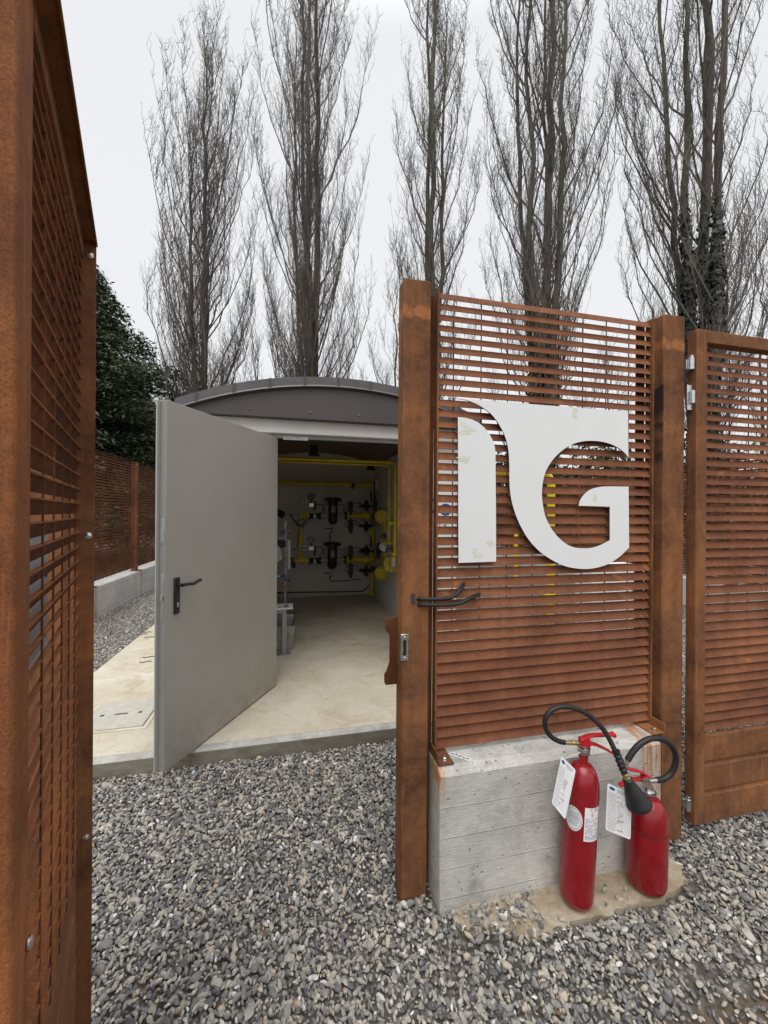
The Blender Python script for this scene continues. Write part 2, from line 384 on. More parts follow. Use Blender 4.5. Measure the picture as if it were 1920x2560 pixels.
cr.color_ramp.elements[1].position = 1.0; cr.color_ramp.elements[1].color = (22, 22.3, 23, 1)
e = cr.color_ramp.elements.new(.78); e.color = (7.95, 8.12, 8.4, 1)
nz = nt.nodes.new('ShaderNodeTexNoise'); nz.inputs['Scale'].default_value = 1.6; nz.inputs['Detail'].default_value = 3; nt.links.new(tc.outputs['Generated'], nz.inputs['Vector'])
nr = nt.nodes.new('ShaderNodeMapRange'); nr.inputs['To Min'].default_value = .93; nr.inputs['To Max'].default_value = 1.05; nt.links.new(nz.outputs['Fac'], nr.inputs['Value'])
mul = nt.nodes.new('ShaderNodeMix'); mul.data_type = 'RGBA'; mul.blend_type = 'MULTIPLY'; mul.inputs[0].default_value = 1
nt.links.new(cr.outputs[0], mul.inputs[6]); nt.links.new(nr.outputs[0], mul.inputs[7])
mx = nt.nodes.new('ShaderNodeMix'); mx.data_type = 'RGBA'; mx.inputs[0].default_value = .92
nt.links.new(hsv.outputs[0], mx.inputs[6]); nt.links.new(mul.outputs[2], mx.inputs[7]); nt.links.new(mx.outputs[2], bg.inputs['Color'])
bg.inputs['Strength'].default_value = 0.1
sd = bpy.data.lights.new('sun', 'SUN'); sd.energy = 1.5; sd.angle = R_(50); sd.color = (1, .965, .91)
so = bpy.data.objects.new('sun', sd); C.objects.link(so)
sdir = V((math.sin(SUN_AZ)*math.cos(SUN_EL), math.cos(SUN_AZ)*math.cos(SUN_EL), math.sin(SUN_EL)))
so.rotation_euler = sdir.to_track_quat('Z', 'Y').to_euler(); so.location = (0, -5, 12)
sc.view_settings.view_transform = 'Standard'; sc.view_settings.look = 'None'; sc.view_settings.gamma = 1
sc.view_settings.exposure = 0.2

# ------------------------------------------------------------------ ground
def sheet(name, x0, x1, y0, y1, z, m):
    mb = MB(); mb.quad((x0, y0, z), (x1, y0, z), (x1, y1, z), (x0, y1, z)); o = mb.build(name, m, smooth=False); o['kind'] = 'structure'; return o
sheet('ground', -150, 150, -60, 240, -.012, M_ground)
SX0, SX1, SY0, SY1, SZ = -1.75, 2.0, 2.56, 7.1, .10
mb = MB(); mb.box(SX0, SX1, SY0+.045, SY1, -.1, SZ, 0)
mb.prism([(SX0, SY0+.0445, -.1), (SX0, SY0, -.1), (SX0, SY0, SZ-.018), (SX0, SY0+.012, SZ-.002), (SX0, SY0+.0445, SZ-.002)], (SX1-SX0, 0, 0), 1)
mb.quad((SX0, SY0-.0015, -.05), (SX1, SY0-.0015, -.05), (SX1, SY0-.0015, SZ-.02), (SX0, SY0-.0015, SZ-.02), 2)
o = mb.build('concrete_slab', [M_slab, M_kerb, M_kerbface], smooth=False); o['kind'] = 'structure'
# irregular footing patch in front of the plinth
mb = MB(); pts = []
outl = [(.60, 1.415), (.60, 1.36), (.66, 1.30), (.70, 1.325), (.78, 1.29), (.83, 1.255), (.93, 1.262), (1.05, 1.268), (1.18, 1.26), (1.30, 1.272), (1.42, 1.268), (1.53, 1.28), (1.60, 1.30), (1.655, 1.36), (1.66, 1.44), (1.64, 1.48), (1.60, 1.50), (1.598, 1.415)]
ou = []
for i in range(len(outl)):
    (xa, ya), (xb, yb) = outl[i], outl[(i+1) % len(outl)]
    for k in range(6): ou.append((xa+(xb-xa)*k/6+random.gauss(0, .004), ya+(yb-ya)*k/6+(random.gauss(0, .005) if ya < 1.40 else 0)))
mb.prism([(x, y, -.03) for x, y in ou], (0, 0, .040)); o = mb.build('footing_pavement', M_patch, smooth=False); o['kind'] = 'structure'

# gravel stones: one object nobody could count
def protos(sub, k):
    out = []
    for i in range(k):
        bm = bmesh.new(); bmesh.ops.create_icosphere(bm, subdivisions=sub, radius=1)
        a = [V((random.gauss(0, 1), random.gauss(0, 1), random.gauss(0, 1))).normalized() for _ in range(10)]
        sx_, sy_, sz_ = 1.0, random.uniform(.52, .84), random.uniform(.42, .66)
        for v in bm.verts:
            d = v.co.normalized(); cut = min(1.0, min((random.Random(i*50+j).uniform(.58, .92)/max(d.dot(n), .01)) for j, n in enumerate(a)))
            v.co = V((d.x*cut*sx_, d.y*cut*sy_, d.z*cut*sz_))*(1+random.uniform(-.03, .03))
        bm.verts.index_update()
        out.append((np.array([v.co[:] for v in bm.verts]), np.array([[l.index for l in f.verts] for f in bm.faces]))); bm.free()
    return out
def stone_points(cell, f0, f1, extra=1.0):
    L = f1*1.6; n = int(2*L/cell)
    gx, gy = np.meshgrid(np.arange(n), np.arange(n)); x = -L+(gx.ravel()+rng.uniform(-.45, .45, n*n)+.5)*cell; y = -L+(gy.ravel()+rng.uniform(-.45, .45, n*n)+.5)*cell
    f = x*FW.x+y*FW.y; r = x*RT.x+y*RT.y
    ok = (f >= f0) & (f < f1) & (np.abs(r) < f*1.18+.05)
    x, y = x[ok], y[ok]
    ins = lambda a, b, c_, d: (x > a) & (x < b) & (y > c_) & (y < d)
    bad = ins(SX0-.005, SX1+.005, SY0-.012, SY1) | ins(.548, 1.605, 1.405, 1.8) | (x < -2.765) | (y > 9) | ins(-1.8, 7, 4.6, 9)
    bad |= ins(.413, .535, 1.486, 1.574) | ins(1.686, 1.816, 1.486, 1.574)
    pt = ins(.60, 1.655, 1.262, 1.5); keep = rng.random(x.size)
    bad |= pt & (keep > np.where(x < .93, .50, .025)) | (pt & (x > .62) & (y > 1.40)) | ins(1.02, 1.18, 1.25, 1.42) | ins(1.34, 1.52, 1.24, 1.42)
    nse = np.sin(x*9+1.3)*np.sin(y*11+.4)*.10+np.sin(x*23)*np.sin(y*19)*.05
    soil = (x+nse > .84) & (y+nse*.9 < 1.05); bad |= soil & (keep > .50)
    ed = (x > .5) & (x < .9) & (y > 1.15) & (y < 1.3); bad |= ed & (keep > .8)
    x, y = x[~bad], y[~bad]; return x, y, pt[~bad]
def stones(name, sets):
    VV = []; FF = []; base = 0
    for (x, y, pt), pr, size in sets:
        n = x.size; kind = rng.integers(0, len(pr), n)
        for k, (pv, pf) in enumerate(pr):
            idx = np.where(kind == k)[0]; m = idx.size
            if m == 0: continue
            s = size*np.exp(rng.normal(0, .33, m)); s = np.clip(s, size*.5, size*1.9)
            a = rng.uniform(0, 2*np.pi, m); t1 = rng.normal(0, .45, m); t2 = rng.normal(0, .45, m)
            ca, sa, cb, sb, cc, ss = np.cos(a), np.sin(a), np.cos(t1), np.sin(t1), np.cos(t2), np.sin(t2)
            P = pv[None]*s[:, None, None]
            X, Y, Z = P[..., 0], P[..., 1], P[..., 2]
            Y, Z = Y*cb[:, None]-Z*sb[:, None], Y*sb[:, None]+Z*cb[:, None]
            X, Z = X*cc[:, None]+Z*ss[:, None], -X*ss[:, None]+Z*cc[:, None]
            X, Y = X*ca[:, None]-Y*sa[:, None], X*sa[:, None]+Y*ca[:, None]
            zz = rng.uniform(-.004, .010, m)+.004*np.sin(x[idx]*5)*np.sin(y[idx]*4)+np.where(pt[idx], .013, 0)
            P = np.stack([X+x[idx][:, None], Y+y[idx][:, None], Z+zz[:, None]], -1)
            VV.append(P.reshape(-1, 3)); nv = pv.shape[0]
            F = pf[None]+(np.arange(m)*nv)[:, None, None]+base; FF.append(F.reshape(-1, 3)); base += m*nv
    vv = np.concatenate(VV); ff = np.concatenate(FF)
    me = bpy.data.meshes.new(name); me.vertices.add(len(vv)); me.vertices.foreach_set('co', vv.astype(np.float32).ravel())
    me.loops.add(ff.size); me.loops.foreach_set('vertex_index', ff.astype(np.int32).ravel())
    me.polygons.add(len(ff)); me.polygons.foreach_set('loop_start', np.arange(0, ff.size, 3, dtype=np.int32)); me.polygons.foreach_set('loop_total', np.full(len(ff), 3, np.int32))
    me.update(); me.validate(); me.materials.append(M_stone)
    me.polygons.foreach_set('use_smooth', np.ones(len(ff), bool)); me.set_sharp_from_angle(angle=R_(38))
    o = bpy.data.objects.new(name, me); C.objects.link(o); print('stones', len(ff)); return o
P2 = protos(2, 14); P1 = protos(1, 8)
o = stones('gravel', [(stone_points(.0138, .72, 1.9), P2, .0099), (stone_points(.0152, 1.9, 2.5), P2, .0108), (stone_points(.0160, 2.5, 3.6), P1, .0126), (stone_points(.0195, 3.6, 8.6), P1, .0150),
                      (stone_points(.065, .72, 2.4), P2, .0150)])
tag(o, 'loose grey crushed stone gravel covering the yard', 'gravel', kind='stuff')

mb = MB()
for _ in range(70):
    x, y = random.uniform(-.5, 2.4), random.uniform(.8, 2.3)
    if (x > .5 and y > 1.1): continue
    a = random.uniform(0, 6.28); l = random.uniform(.006, .016); u = V((math.cos(a), math.sin(a), random.uniform(-.2, .3))); v = V((-math.sin(a), math.cos(a), random.uniform(-.3, .3)))*.45; c = V((x, y, .016))
    mb.add([c-u*l, c+v*l+V((0, 0, .003)), c+u*l, c-v*l], [(0, 1, 2), (0, 2, 3)])
for _ in range(14):
    x, y = random.uniform(-.2, 2.2), random.uniform(.85, 1.9)
    if (x > .5 and y > 1.1): continue
    a = random.uniform(0, 6.28); d = V((math.cos(a), math.sin(a), 0)); c = V((x, y, .017)); mb.tube([c, c+d*.02+V((0, 0, .004)), c+d*.045+V((.004, .003, 0))], .0012, 5)
M_litter = simple('brown_dead_leaf', (.17, .10, .05), .85, var=.4, scale=40)
o = mb.build('leaf_litter', M_litter, smooth=False); tag(o, 'scattered brown dead leaf bits and twigs on the gravel', 'leaf litter', kind='stuff')

# ------------------------------------------------------------------ louvre helpers
def slats(mb, x0, x1, z0, n, pitch, y, s=1, h=.032, d=.016, t=.003, mi=0, lip=.0155):
    # outer lower edge at y, inner upper edge at y + s*d
    for i in range(n):
        z = z0+i*pitch
        pr = [(y, z), (y+s*t, z-.0005), (y+s*(d+t), z+h-.0030), (y+s*(d+lip), z+h-.0028), (y+s*(d+lip), z+h), (y+s*d, z+h+.0005)] if lip else [(y, z), (y+s*t, z-.0005), (y+s*(d+t), z+h-.0005), (y+s*d, z+h+.001)]
        mb.prism([(x0, p[0], p[1]) for p in pr], (x1-x0, 0, 0), mi)
def rods(mb, xs, z0, z1, y0, y1, wd=.004, mi=0):
    for x in xs: mb.box(x-wd/2, x+wd/2, y0, y1, z0, z1, mi)

# ------------------------------------------------------------------ posts, plinth, panel
P = thing('gate_post', 'square rusty steel post with black cable conduits, left end of the louvre screen', 'post', (.474, 1.53, 0), group='square gate posts')
mb = MB(); mb.box(.417, .531, 1.49, 1.573, -.05, 2.49); mb.build('post', M_post1, P, bev=.006)
mb = MB(); mb.box(.4545, .472, 1.488, 1.4905, 1.185, 1.228); mb.build('cable_hole', M_edge, P)
mb = MB()
pl = [(.418, 1.115), (.374, 1.115), (.366, 1.105), (.366, 1.07), (.372, 1.062), (.385, 1.045), (.385, .93), (.372, .895), (.364, .885), (.364, .85), (.37, .838), (.418, .838)]
mb.prism([(x, 1.560, z) for x, z in pl], (0, .006, 0)); mb.build('stop_plate', M_rust_dark, P, bev=.001)
mb = MB(); mb.box(.4125, .444, 1.4835, 1.50, .962, 1.068)
k = mb.build('strike_plate', M_zinc, P, bev=.002)
mb = MB(); mb.box(.422, .434, 1.481, 1.484, .985, 1.045); mb.build('latch_slot', M_black, k)
mb = MB(); mb.lathe([(.005, 0), (.0055, .002), (.003, .0035)], (.428, 1.4835, 1.055), (0, -1, 0), 12); mb.build('screw', M_zinc, k)
mb = MB(); mb.lathe([(.005, 0), (.0055, .002), (.003, .0035)], (.428, 1.4835, .973), (0, -1, 0), 12); mb.build('screw', M_zinc, k)

P = thing('gate_post', 'square rusty steel post between the louvre screen and the closed gate', 'post', (1.75, 1.53, 0), group='square gate posts')
mb = MB(); mb.box(1.69, 1.8145, 1.49, 1.573, -.05, 2.50); mb.build('post', M_post2, P, bev=.006)
for z in (.17, 2.27):
    mb = MB(); mb.box(1.815, 1.8525, 1.484, 1.492, z-.022, z+.022); mb.lathe([(.012, -.028), (.012, .028)], (1.835, 1.476, z), (0, 0, 1), 14)
    mb.lathe([(.009, 0), (.009, .012)], (1.835, 1.476, z+.028), (0, 0, 1), 6); mb.build('hinge', M_zinc, P, bev=.001)
mb = MB(); mb.box(1.815, 1.8525, 1.478, 1.483, 2.05, 2.17); mb.lathe([(.010, -.03), (.010, .03)], (1.836, 1.470, 2.11), (0, 0, 1), 12)
mb.build('latch_bracket', M_zinc, P, bev=.001)

mb = MB(); x0, x1 = .552, 1.60
mb.prism([(x0, 1.41, -.05), (x0, 1.41, .527), (x0, 1.437, .555), (x0, 1.73, .555), (x0, 1.73, -.05)], (x1-x0, 0, 0))
o = mb.build('concrete_plinth', M_plinth, loc=(x0, 1.41, 0), bev=.004)
tag(o, 'board marked concrete plinth under the louvre panel, rust stained at both ends', 'plinth')

PN = thing('louvre_screen', 'rusty louvred screen on the concrete plinth carrying the white letters', 'fence panel', (1.1, 1.53, .556))
N_S = 43; PIT = .0442; Z0 = .578
mb = MB(); slats(mb, .572, 1.638, Z0, N_S, PIT, 1.508); mb.build('slat', M_rust_slat, PN, bev=.0006, seg=1)
mb = MB(); rods(mb, [.652+.1275*i for i in range(8)], .575, 2.47, 1.5415, 1.5445); mb.build('cross_rod', M_rust_dark, PN)
mb = MB(); mb.box(.5645, .5705, 1.50, 1.54, .561, 2.478); mb.build('side_frame', M_rust, PN)
mb = MB(); mb.box(1.6395, 1.6455, 1.50, 1.54, .561, 2.478); mb.build('side_frame', M_rust, PN)
mb = MB(); mb.box(.5313, .5637, 1.541, 1.571, -.04, 2.46); mb.build('dark_gap_strip', M_rust_dark, PN)  # strip added behind the gap by the post, its shade given as dark colour
mb = MB(); mb.box(1.59, 1.639, 1.5455, 1.550, .561, 2.46); mb.build('back_plate', M_rust, PN)
for xa, xb in ((.5585, .620), (1.580, 1.642)):
    mb = MB(); mb.box(xa, xb, 1.432, 1.54, .5565, .5625)
    xs = xa if xa < 1 else xb
    mb.box(xs-.005 if xa < 1 else xs, xs if xa < 1 else xs+.005, 1.432, 1.54, .5565, .600)
    b = mb.build('foot_bracket', M_rust, PN, bev=.0012)
    xm = (xa+xb)/2
    mb = MB(); mb.lathe([(.013, 0), (.013, .002), (.0085, .002), (.0085, .009), (.005, .012)], (xm, 1.458, .5627), (0, 0, 1), 6); mb.build('bolt', M_zinc, b)
mb = MB(); a = V((.628, 1.503, .5572)); u = V((.50, -.50, 0)).normalized(); v = V((.6, .6, 0)).normalized()
mb.obox((.665, 1.472, .5575), (1, -.95, 0), (.95, 1, 0), (0, 0, 1), .043, .0105, .0006)
for i in range(9):
    c = V((.665, 1.472, .5585))+u*(-.036+.0085*i); mb.obox(c+v*.002*(i % 3-1), u, v, (0, 0, 1), .0028, .0035 if i % 2 else .005, .0002, 1)
o = mb.build('paper_strip', [M_card, M_print], loc=(.665, 1.472, .557), smooth=False); tag(o, 'narrow printed white strip lying on the plinth beside the left bracket', 'label')

# letters
def K5(x, y, Y=1.488): return at(960+x*.4581, 660+y*.4582, Y)
SG = thing('letter_sign', 'large flat white letters I and G fixed on the rusty louvres', 'sign', (1.05, 1.49, 1.2))
I_ = [(407, 1622), (612, 1615), (611, 1300), (608, 1010), (604, 985), (594, 955), (575, 918), (548, 884), (515, 856), (480, 839), (440, 829), (403, 826)]
G_ = [(380, 722), (1332, 797), (1334, 1048)]
bowl = [(1334, 1048), (1312, 1020), (1272, 990), (1220, 968), (1160, 957), (1100, 957), (1050, 967), (1000, 990), (950, 1028), (910, 1075), (880, 1130), (866, 1190), (862, 1250), (868, 1310), (880, 1365), (905, 1420), (940, 1470), (985, 1512), (1030, 1535), (1080, 1542), (1130, 1540), (1180, 1525), (1232, 1498)]
hook = [(1062, 1310), (1070, 1280), (1095, 1245), (1130, 1220), (1180, 1207), (1232, 1204)]
outer = [(1338, 1538), (1290, 1585), (1230, 1625), (1170, 1646), (1110, 1655), (1050, 1652), (990, 1640), (920, 1608), (850, 1560), (790, 1495), (745, 1420), (712, 1340), (692, 1260), (685, 1180), (684, 1080), (678, 1000), (660, 930), (630, 870), (590, 815), (540, 775), (490, 748), (440, 732), (385, 724)]
def sm2(p, n=4): return [(q.x, q.y) for q in smoothpath([(a, b, 0) for a, b in p], n)]
G_ = G_[:2]+sm2(bowl)+[(1232, 1315)]+sm2(hook)+[(1335, 1206)]+sm2(outer)
def letter(name, pts):
    mb = MB(); P3 = [K5(x, y) for x, y in pts]; n = len(P3)
    off = V((0, .006, 0)); vs = P3+[p+off for p in P3]
    mb.add(vs, [tuple(range(n))], 0); mb.add(vs, [tuple(range(2*n-1, n-1, -1))]+[(i, i+n, (i+1) % n+n, (i+1) % n) for i in range(n)], 1)
    return mb.build(name, [M_white, M_edge], SG, smooth=False)
li = letter('letter_i', I_); lg = letter('letter_g', G_)
def tapes(par, spots):
    mb = MB()
    for (x, y, w_, h_, ang) in spots:
        for k in range(5):
            cx, cy = x+random.uniform(-.35, .35)*w_, y+random.uniform(-.35, .35)*h_
            n = random.randint(9, 15); pts = []
            for i in range(n):
                q = 2*math.pi*i/n; rr = random.uniform(.3, 1.15); ux, uy = math.cos(q)*rr*w_*.42, math.sin(q)*rr*h_*.24
                pts.append(K5(cx+ux*math.cos(ang)-uy*math.sin(ang), cy+ux*math.sin(ang)+uy*math.cos(ang), 1.4876-.0001*k))
            mb.add(pts, [tuple(range(n))])
    mb.build('tape_residue', M_tape, par, smooth=False)
tapes(li, [(450, 890, 80, 70, .4), (440, 1052, 75, 40, .1), (582, 1515, 50, 38, .2), (507, 1582, 26, 90, 1.5)])
tapes(lg, [(1043, 808, 34, 60, 1.7), (1157, 1278, 36, 60, 1.9)])

# conduits
def conduit(name, pts, label):
    path = smoothpath(pts, 14); rs = [.0088 if i % 2 else .0068 for i in range(len(path))]
    mb = MB(); mb.tube(path, rs, 12); o = mb.build(name, M_rubber, loc=tuple(path[0]), ang=80); tag(o, label, 'cable conduit', 'corrugated conduits from the post'); return o
K8 = lambda x, y, Y: at(960+x*.18083, 1450+y*.18083, Y)
conduit('corrugated_conduit', [K8(450, 235, 1.50), K8(520, 238, 1.478), K8(700, 242, 1.468), K8(870, 232, 1.468), K8(985, 190, 1.472), K8(1060, 100, 1.49), K8(1110, 20, 1.525)], 'upper black corrugated conduit running from the post into the louvres')
conduit('corrugated_conduit', [K8(450, 310, 1.50), K8(540, 318, 1.476), K8(740, 322, 1.464), K8(930, 318, 1.462), K8(1080, 290, 1.465), K8(1200, 225, 1.48), K8(1330, 165, 1.525)], 'lower and longer black corrugated conduit running from the post into the louvres')

# ------------------------------------------------------------------ right gate
G = thing('metal_gate', 'closed rusty steel gate leaf with louvres, on the right behind the post', 'gate', (1.86, 1.46, 0), group='rusty steel gate leaves')
gx0, gx1, gy0, gy1, gz0, gz1 = 1.853, 3.86, 1.462, 1.512, .075, 2.435
mb = MB(); mb.box(gx0, gx0+.062, gy0, gy1, gz0, gz1); mb.box(gx1-.062, gx1, gy0, gy1, gz0, gz1); mb.box(gx0+.0621, gx1-.0621, gy0+.0006, gy1, gz1-.062, gz1-.0005)
mb.build('gate_frame', M_rust, G, bev=.005)
mb = MB(); slats(mb, gx0+.066, gx1-.066, .505, 42, .0442, gy0+.018); mb.box(gx0+.0625, gx0+.066, gy0+.012, gy1-.004, .49, gz1-.0625)
mb.box(gx1-.066, gx1-.0625, gy0+.012, gy1-.004, .49, gz1-.0625); mb.build('slat', M_rust_slat, G, bev=.0006, seg=1)
mb = MB(); rods(mb, [gx0+.145+.1275*i for i in range(15)], .49, 2.37, gy0+.0525, gy0+.0555); mb.build('cross_rod', M_rust_dark, G)
prof = [(.49, .004), (.49, 0), (.372, 0), (.366, .012), (.352, .012), (.346, 0), (.232, 0), (.226, .012), (.212, .012), (.206, 0), (.0755, 0)]
pts = [(gx0+.0622, gy0+.002+b, a) for a, b in prof]+[(gx0+.0622, gy0+.03, .0755), (gx0+.0622, gy0+.03, .49)]
mb = MB(); mb.prism(pts, (gx1-gx0-.1244, 0, 0)); mb.build('kick_panel', M_rust, G, bev=.0015)

# ------------------------------------------------------------------ left gate leaf, swung outwards
GL = thing('metal_gate', 'open rusty gate leaf close to the camera on the left, seen from its inner side', 'gate', (-.603, 1.288, 0), R_(-70.5), group='rusty steel gate leaves')
LT, LB = 2.337, .015
mb = MB(); mb.box(-.004, 0.0, -.022, .0315, LB, LT-.005)                           # far stile: flat flange facing the camera
mb.box(-.004, .70, -.0215, .032, LT-.004, LT+.002) ; mb.box(-.004, .70, .0305, .0345, LT-.012, LT-.0045)
mb.box(-.004, .63, -.022, .002, LT-.055, LT-.0045); mb.build('gate_frame', M_rust, GL, local=True, bev=.0008)
mb = MB(); mb.box(.632, .72, -.062, .002, LB-.01, LT-.005); mb.build('lock_stile', M_rust_near, GL, local=True, bev=.007, seg=3)
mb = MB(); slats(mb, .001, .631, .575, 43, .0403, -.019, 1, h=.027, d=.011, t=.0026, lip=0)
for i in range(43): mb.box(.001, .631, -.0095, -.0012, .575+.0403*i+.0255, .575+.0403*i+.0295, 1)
mb.build('slat', [M_rust_dark, M_rust_near], GL, local=True, bev=.0006, seg=1)  # slat bodies darker than their bars: shade of the cavities put into colour
mb = MB(); rods(mb, [.095+.1058*i for i in range(5)]+[.6275], .57, LT-.06, -.0040, -.0010, .004); mb.build('cross_rod', M_rust_dark, GL, local=True)
mb = MB()
pk = [(-.003, .568), (-.003, .445), (-.012, .44), (-.012, .425), (-.003, .42), (-.003, .30), (-.012, .295), (-.012, .28), (-.003, .275), (-.003, LB), (-.022, LB), (-.022, .568)]
mb.prism([(.0005, a, b) for a, b in pk], (.631, 0, 0)); mb.box(.0005, .22, -.0028, .030, .020, .024); mb.build('kick_panel', M_rust, GL, local=True, bev=.001)
for z in (2.295, 1.478, .60):
    mb = MB(); mb.lathe([(.0095, 0), (.0095, .0015), (.007, .002), (.007, .0065), (.004, .008)], (.0005, .0165, z), (1, 0, 0), 14); mb.build('bolt', M_zinc, GL, local=True)
mb = MB(); mb.lathe([(.010, 0), (.010, .003), (.006, .005)], (.640, .0035, .90), (0, 1, 0), 16); mb.build('lock_cylinder', M_zinc, GL, local=True)
SB = thing('sign_board', 'pale grey sign sheet mounted on the outside of the near left gate leaf', 'sign', (-.603, 1.288, 1.1), R_(-70.5))
mb = MB(); mb.box(.255, .60, -.040, -.034, .135, .425); mb.build('sheet', M_white, SB, local=True)
mb = MB(); mb.box(.270, .300, -.0338, -.0328, .30, .345, 0); mb.box(.271, .299, -.0326, -.0323, .302, .312, 1); mb.build('sticker', [M_card, M_printblue], SB, local=True)
# hinge post of that leaf
o = MB().box(-.80, -.70, 1.40, 1.50, -.05, 2.33).build('hinge_post', M_rust, loc=(-.75, 1.45, 0), bev=.005); tag(o, 'rusty hinge post hidden behind the mesh of the near left gate leaf', 'post')

# ------------------------------------------------------------------ perimeter fences
def fence(base, rz, bays, lab, wlab, first_full=True, pitch=.046):
    o = MB().box(-.30, 0, -1.67, 1.67*bays+.3, -.1, .45).build('concrete_wall', M_basewall, loc=None)
    o.location = base; o.rotation_euler = (0, 0, rz); tag(o, wlab, 'wall', 'low concrete base walls of the fence')
    F = thing('louvre_fence', lab, 'fence', base, rz, 'rusty louvre fences round the yard')
    for i in range(-1, bays+1):
        y = 1.67*i
        mb = MB(); mb.box(-.155, -.07, y-.045, y+.045, .462, 2.45); mb.box(-.17, -.005, y-.07, y+.07, .4515, .462)
        p = mb.build('fence_post', M_rust_slat, F, local=True, bev=.003)
        mb = MB()
        for z in (.56, 1.45, 2.40): mb.lathe([(.012, 0), (.012, .004), (.006, .008)], (-.07, y, z), (1, 0, 0), 8)
        mb.build('bolt', M_zinc, p, local=True)
        if i < bays:
            mb = MB()
            for k in range(42):
                z = .515+k*pitch
                pr = [(-.10, z), (-.103, z), (-.119, z+.031), (-.116, z+.031)]
                a, b = y+.046, y+1.67-.046
                mb.prism([(q[0], a, q[1]) for q in pr], (0, b-a, 0))
            for k in range(13): mb.box(-.098, -.094, y+.06+k*.1275, y+.064+k*.1275, .50, 2.44)
            mb.box(-.12, -.09, y+.046, y+1.624, 2.442, 2.449)
            mb.build('slat_panel', M_rust_dark, F, local=True)
    return F
fence((-2.77, 6.33, 0), 0, 4, 'rusty louvre fence with bolted posts on the wall left of the gravel strip', 'low concrete wall with rust streaks left of the gravel strip')
fence((6.6, 11.4, 0), R_(180), 6, 'rusty louvre fence on the right side of the yard, seen through the gate', 'low concrete wall on the right side of the yard')
fence((6.3, 12.2, 0), R_(90), 5, 'rusty louvre fence closing the far end of the yard', 'low concrete wall closing the far end of the yard')

# ------------------------------------------------------------------ building
BX0, BX1, BY0, BY1 = -.72, 1.47, 3.38, 6.95; IX0, IX1, IY1 = -.62, 1.36, 6.82
DX0, DX1, DZ = -.15, 1.02, 2.17
B = thing('equipment_hut', 'small pale gas equipment hut with arched dark metal roof and open door', 'building', (.37, 3.38, .1))
mb = MB()
mb.box(BX0, DX0, BY0, BY0+.10, SZ, 2.33); mb.box(DX1, BX1, BY0, BY0+.10, SZ, 2.33); mb.box(DX0, DX1, BY0, BY0+.10, DZ+.04, 2.33)
mb.box(BX0, IX0, BY0+.10, BY1, SZ, 2.36, 1); mb.box(IX1, BX1, BY0+.10, BY1, SZ, 2.36, 1); mb.box(IX0, IX1, IY1, BY1, SZ, 2.66, 1)
mb.build('wall', [M_wallwhite, M_interior], B, smooth=False)
def arc(x, top=2.66, end=2.40, hw=1.26, cx=.37):
    s = top-end; Rr = (hw*hw+s*s)/(2*s); return top-Rr+math.sqrt(max(0, Rr*Rr-(x-cx)**2))
XS = [-.89+2.52*i/40 for i in range(41)]
mb = MB()
vs = [(x, 3.20, arc(x)) for x in XS]+[(x, 3.20, arc(x)-.075) for x in XS]+[(x, 7.15, arc(x)) for x in XS]+[(x, 7.15, arc(x)-.075) for x in XS]
n = len(XS); fs = []
for i in range(n-1):
    fs += [(i, i+1, n+i+1, n+i), (i, 2*n+i, 2*n+i+1, i+1), (2*n+i, 3*n+i, 3*n+i+1, 2*n+i+1)]
mb.add(vs, fs, 0)
fs = [(n+i, n+i+1, 3*n+i+1, 3*n+i) for i in range(n-1)]; mb.add(vs, fs, 1)
mb.add(vs, [(0, n, 3*n, 2*n), (n-1, 3*n-1, 4*n-1, 2*n-1)], 0)
rf = mb.build('roof', [M_roofedge, M_ceil], B, ang=50)
mb = MB()                                                      # lap joints and drip lip of the roof edge
for k in range(9):
    x = -.74+.27*k; mb.obox((x, 3.197, arc(x)-.036), (1, 0, (arc(x+.01)-arc(x))/.01), (0, 1, 0), (0, 0, 1), .012, .0025, .037)
mb.build('lap_joint', M_fascia, rf)
mb = MB()
for i in range(n-1):
    a, b = XS[i], XS[i+1]; mb.quad((a, 3.192, arc(a)-.078), (b, 3.192, arc(b)-.078), (b, 3.23, arc(b)-.090), (a, 3.23, arc(a)-.090))
    mb.quad((a, 3.192, arc(a)-.078), (b, 3.192, arc(b)-.078), (b, 3.199, arc(b)-.066), (a, 3.199, arc(a)-.066))
mb.build('drip_edge', M_roofedge, rf)
mb = MB(); xs = [x for x in XS if arc(x)-.08 > 2.335]
mb.prism([(xs[0], 3.235, 2.325)]+[(x, 3.235, arc(x)-.072) for x in xs]+[(xs[-1], 3.235, 2.325)], (0, .02, 0))
mb.box(xs[0]-.05, xs[-1]+.05, 3.222, 3.30, 2.312, 2.3245); gb = mb.build('gable_panel', M_fascia, B, smooth=False)
mb = MB()
for x in (-.35, .12, .52, .9, 1.2): mb.lathe([(.010, 0), (.010, .003), (.005, .006)], (x, 3.235, 2.365), (0, -1, 0), 10)
mb.build('rivet', M_roofedge, gb)
mb = MB(); mb.box(BX0-.02, BX1+.02, 3.296, 3.385, 2.2, 2.3119); mb.build('lintel_board', M_wallwhite, B, bev=.004)
mb = MB(); mb.box(DX0-.05, DX1+.05, 3.352, 3.378, DZ, DZ+.045); mb.box(DX0-.05, DX0, 3.352, 3.378, SZ, DZ); mb.box(DX1, DX1+.05, 3.352, 3.378, SZ, DZ)
mb.box(DX0, DX1, 3.385, 3.44, DZ-.012, DZ+.03, 1)
fr = mb.build('door_frame', [M_doorlight, M_black], B, bev=.002)
a = at(708, 1086, 3.351); b = at(770, 1097, 3.351)
mb = MB(); mb.box(a.x, b.x, 3.3495, 3.3515, b.z-.002, a.z, 0)
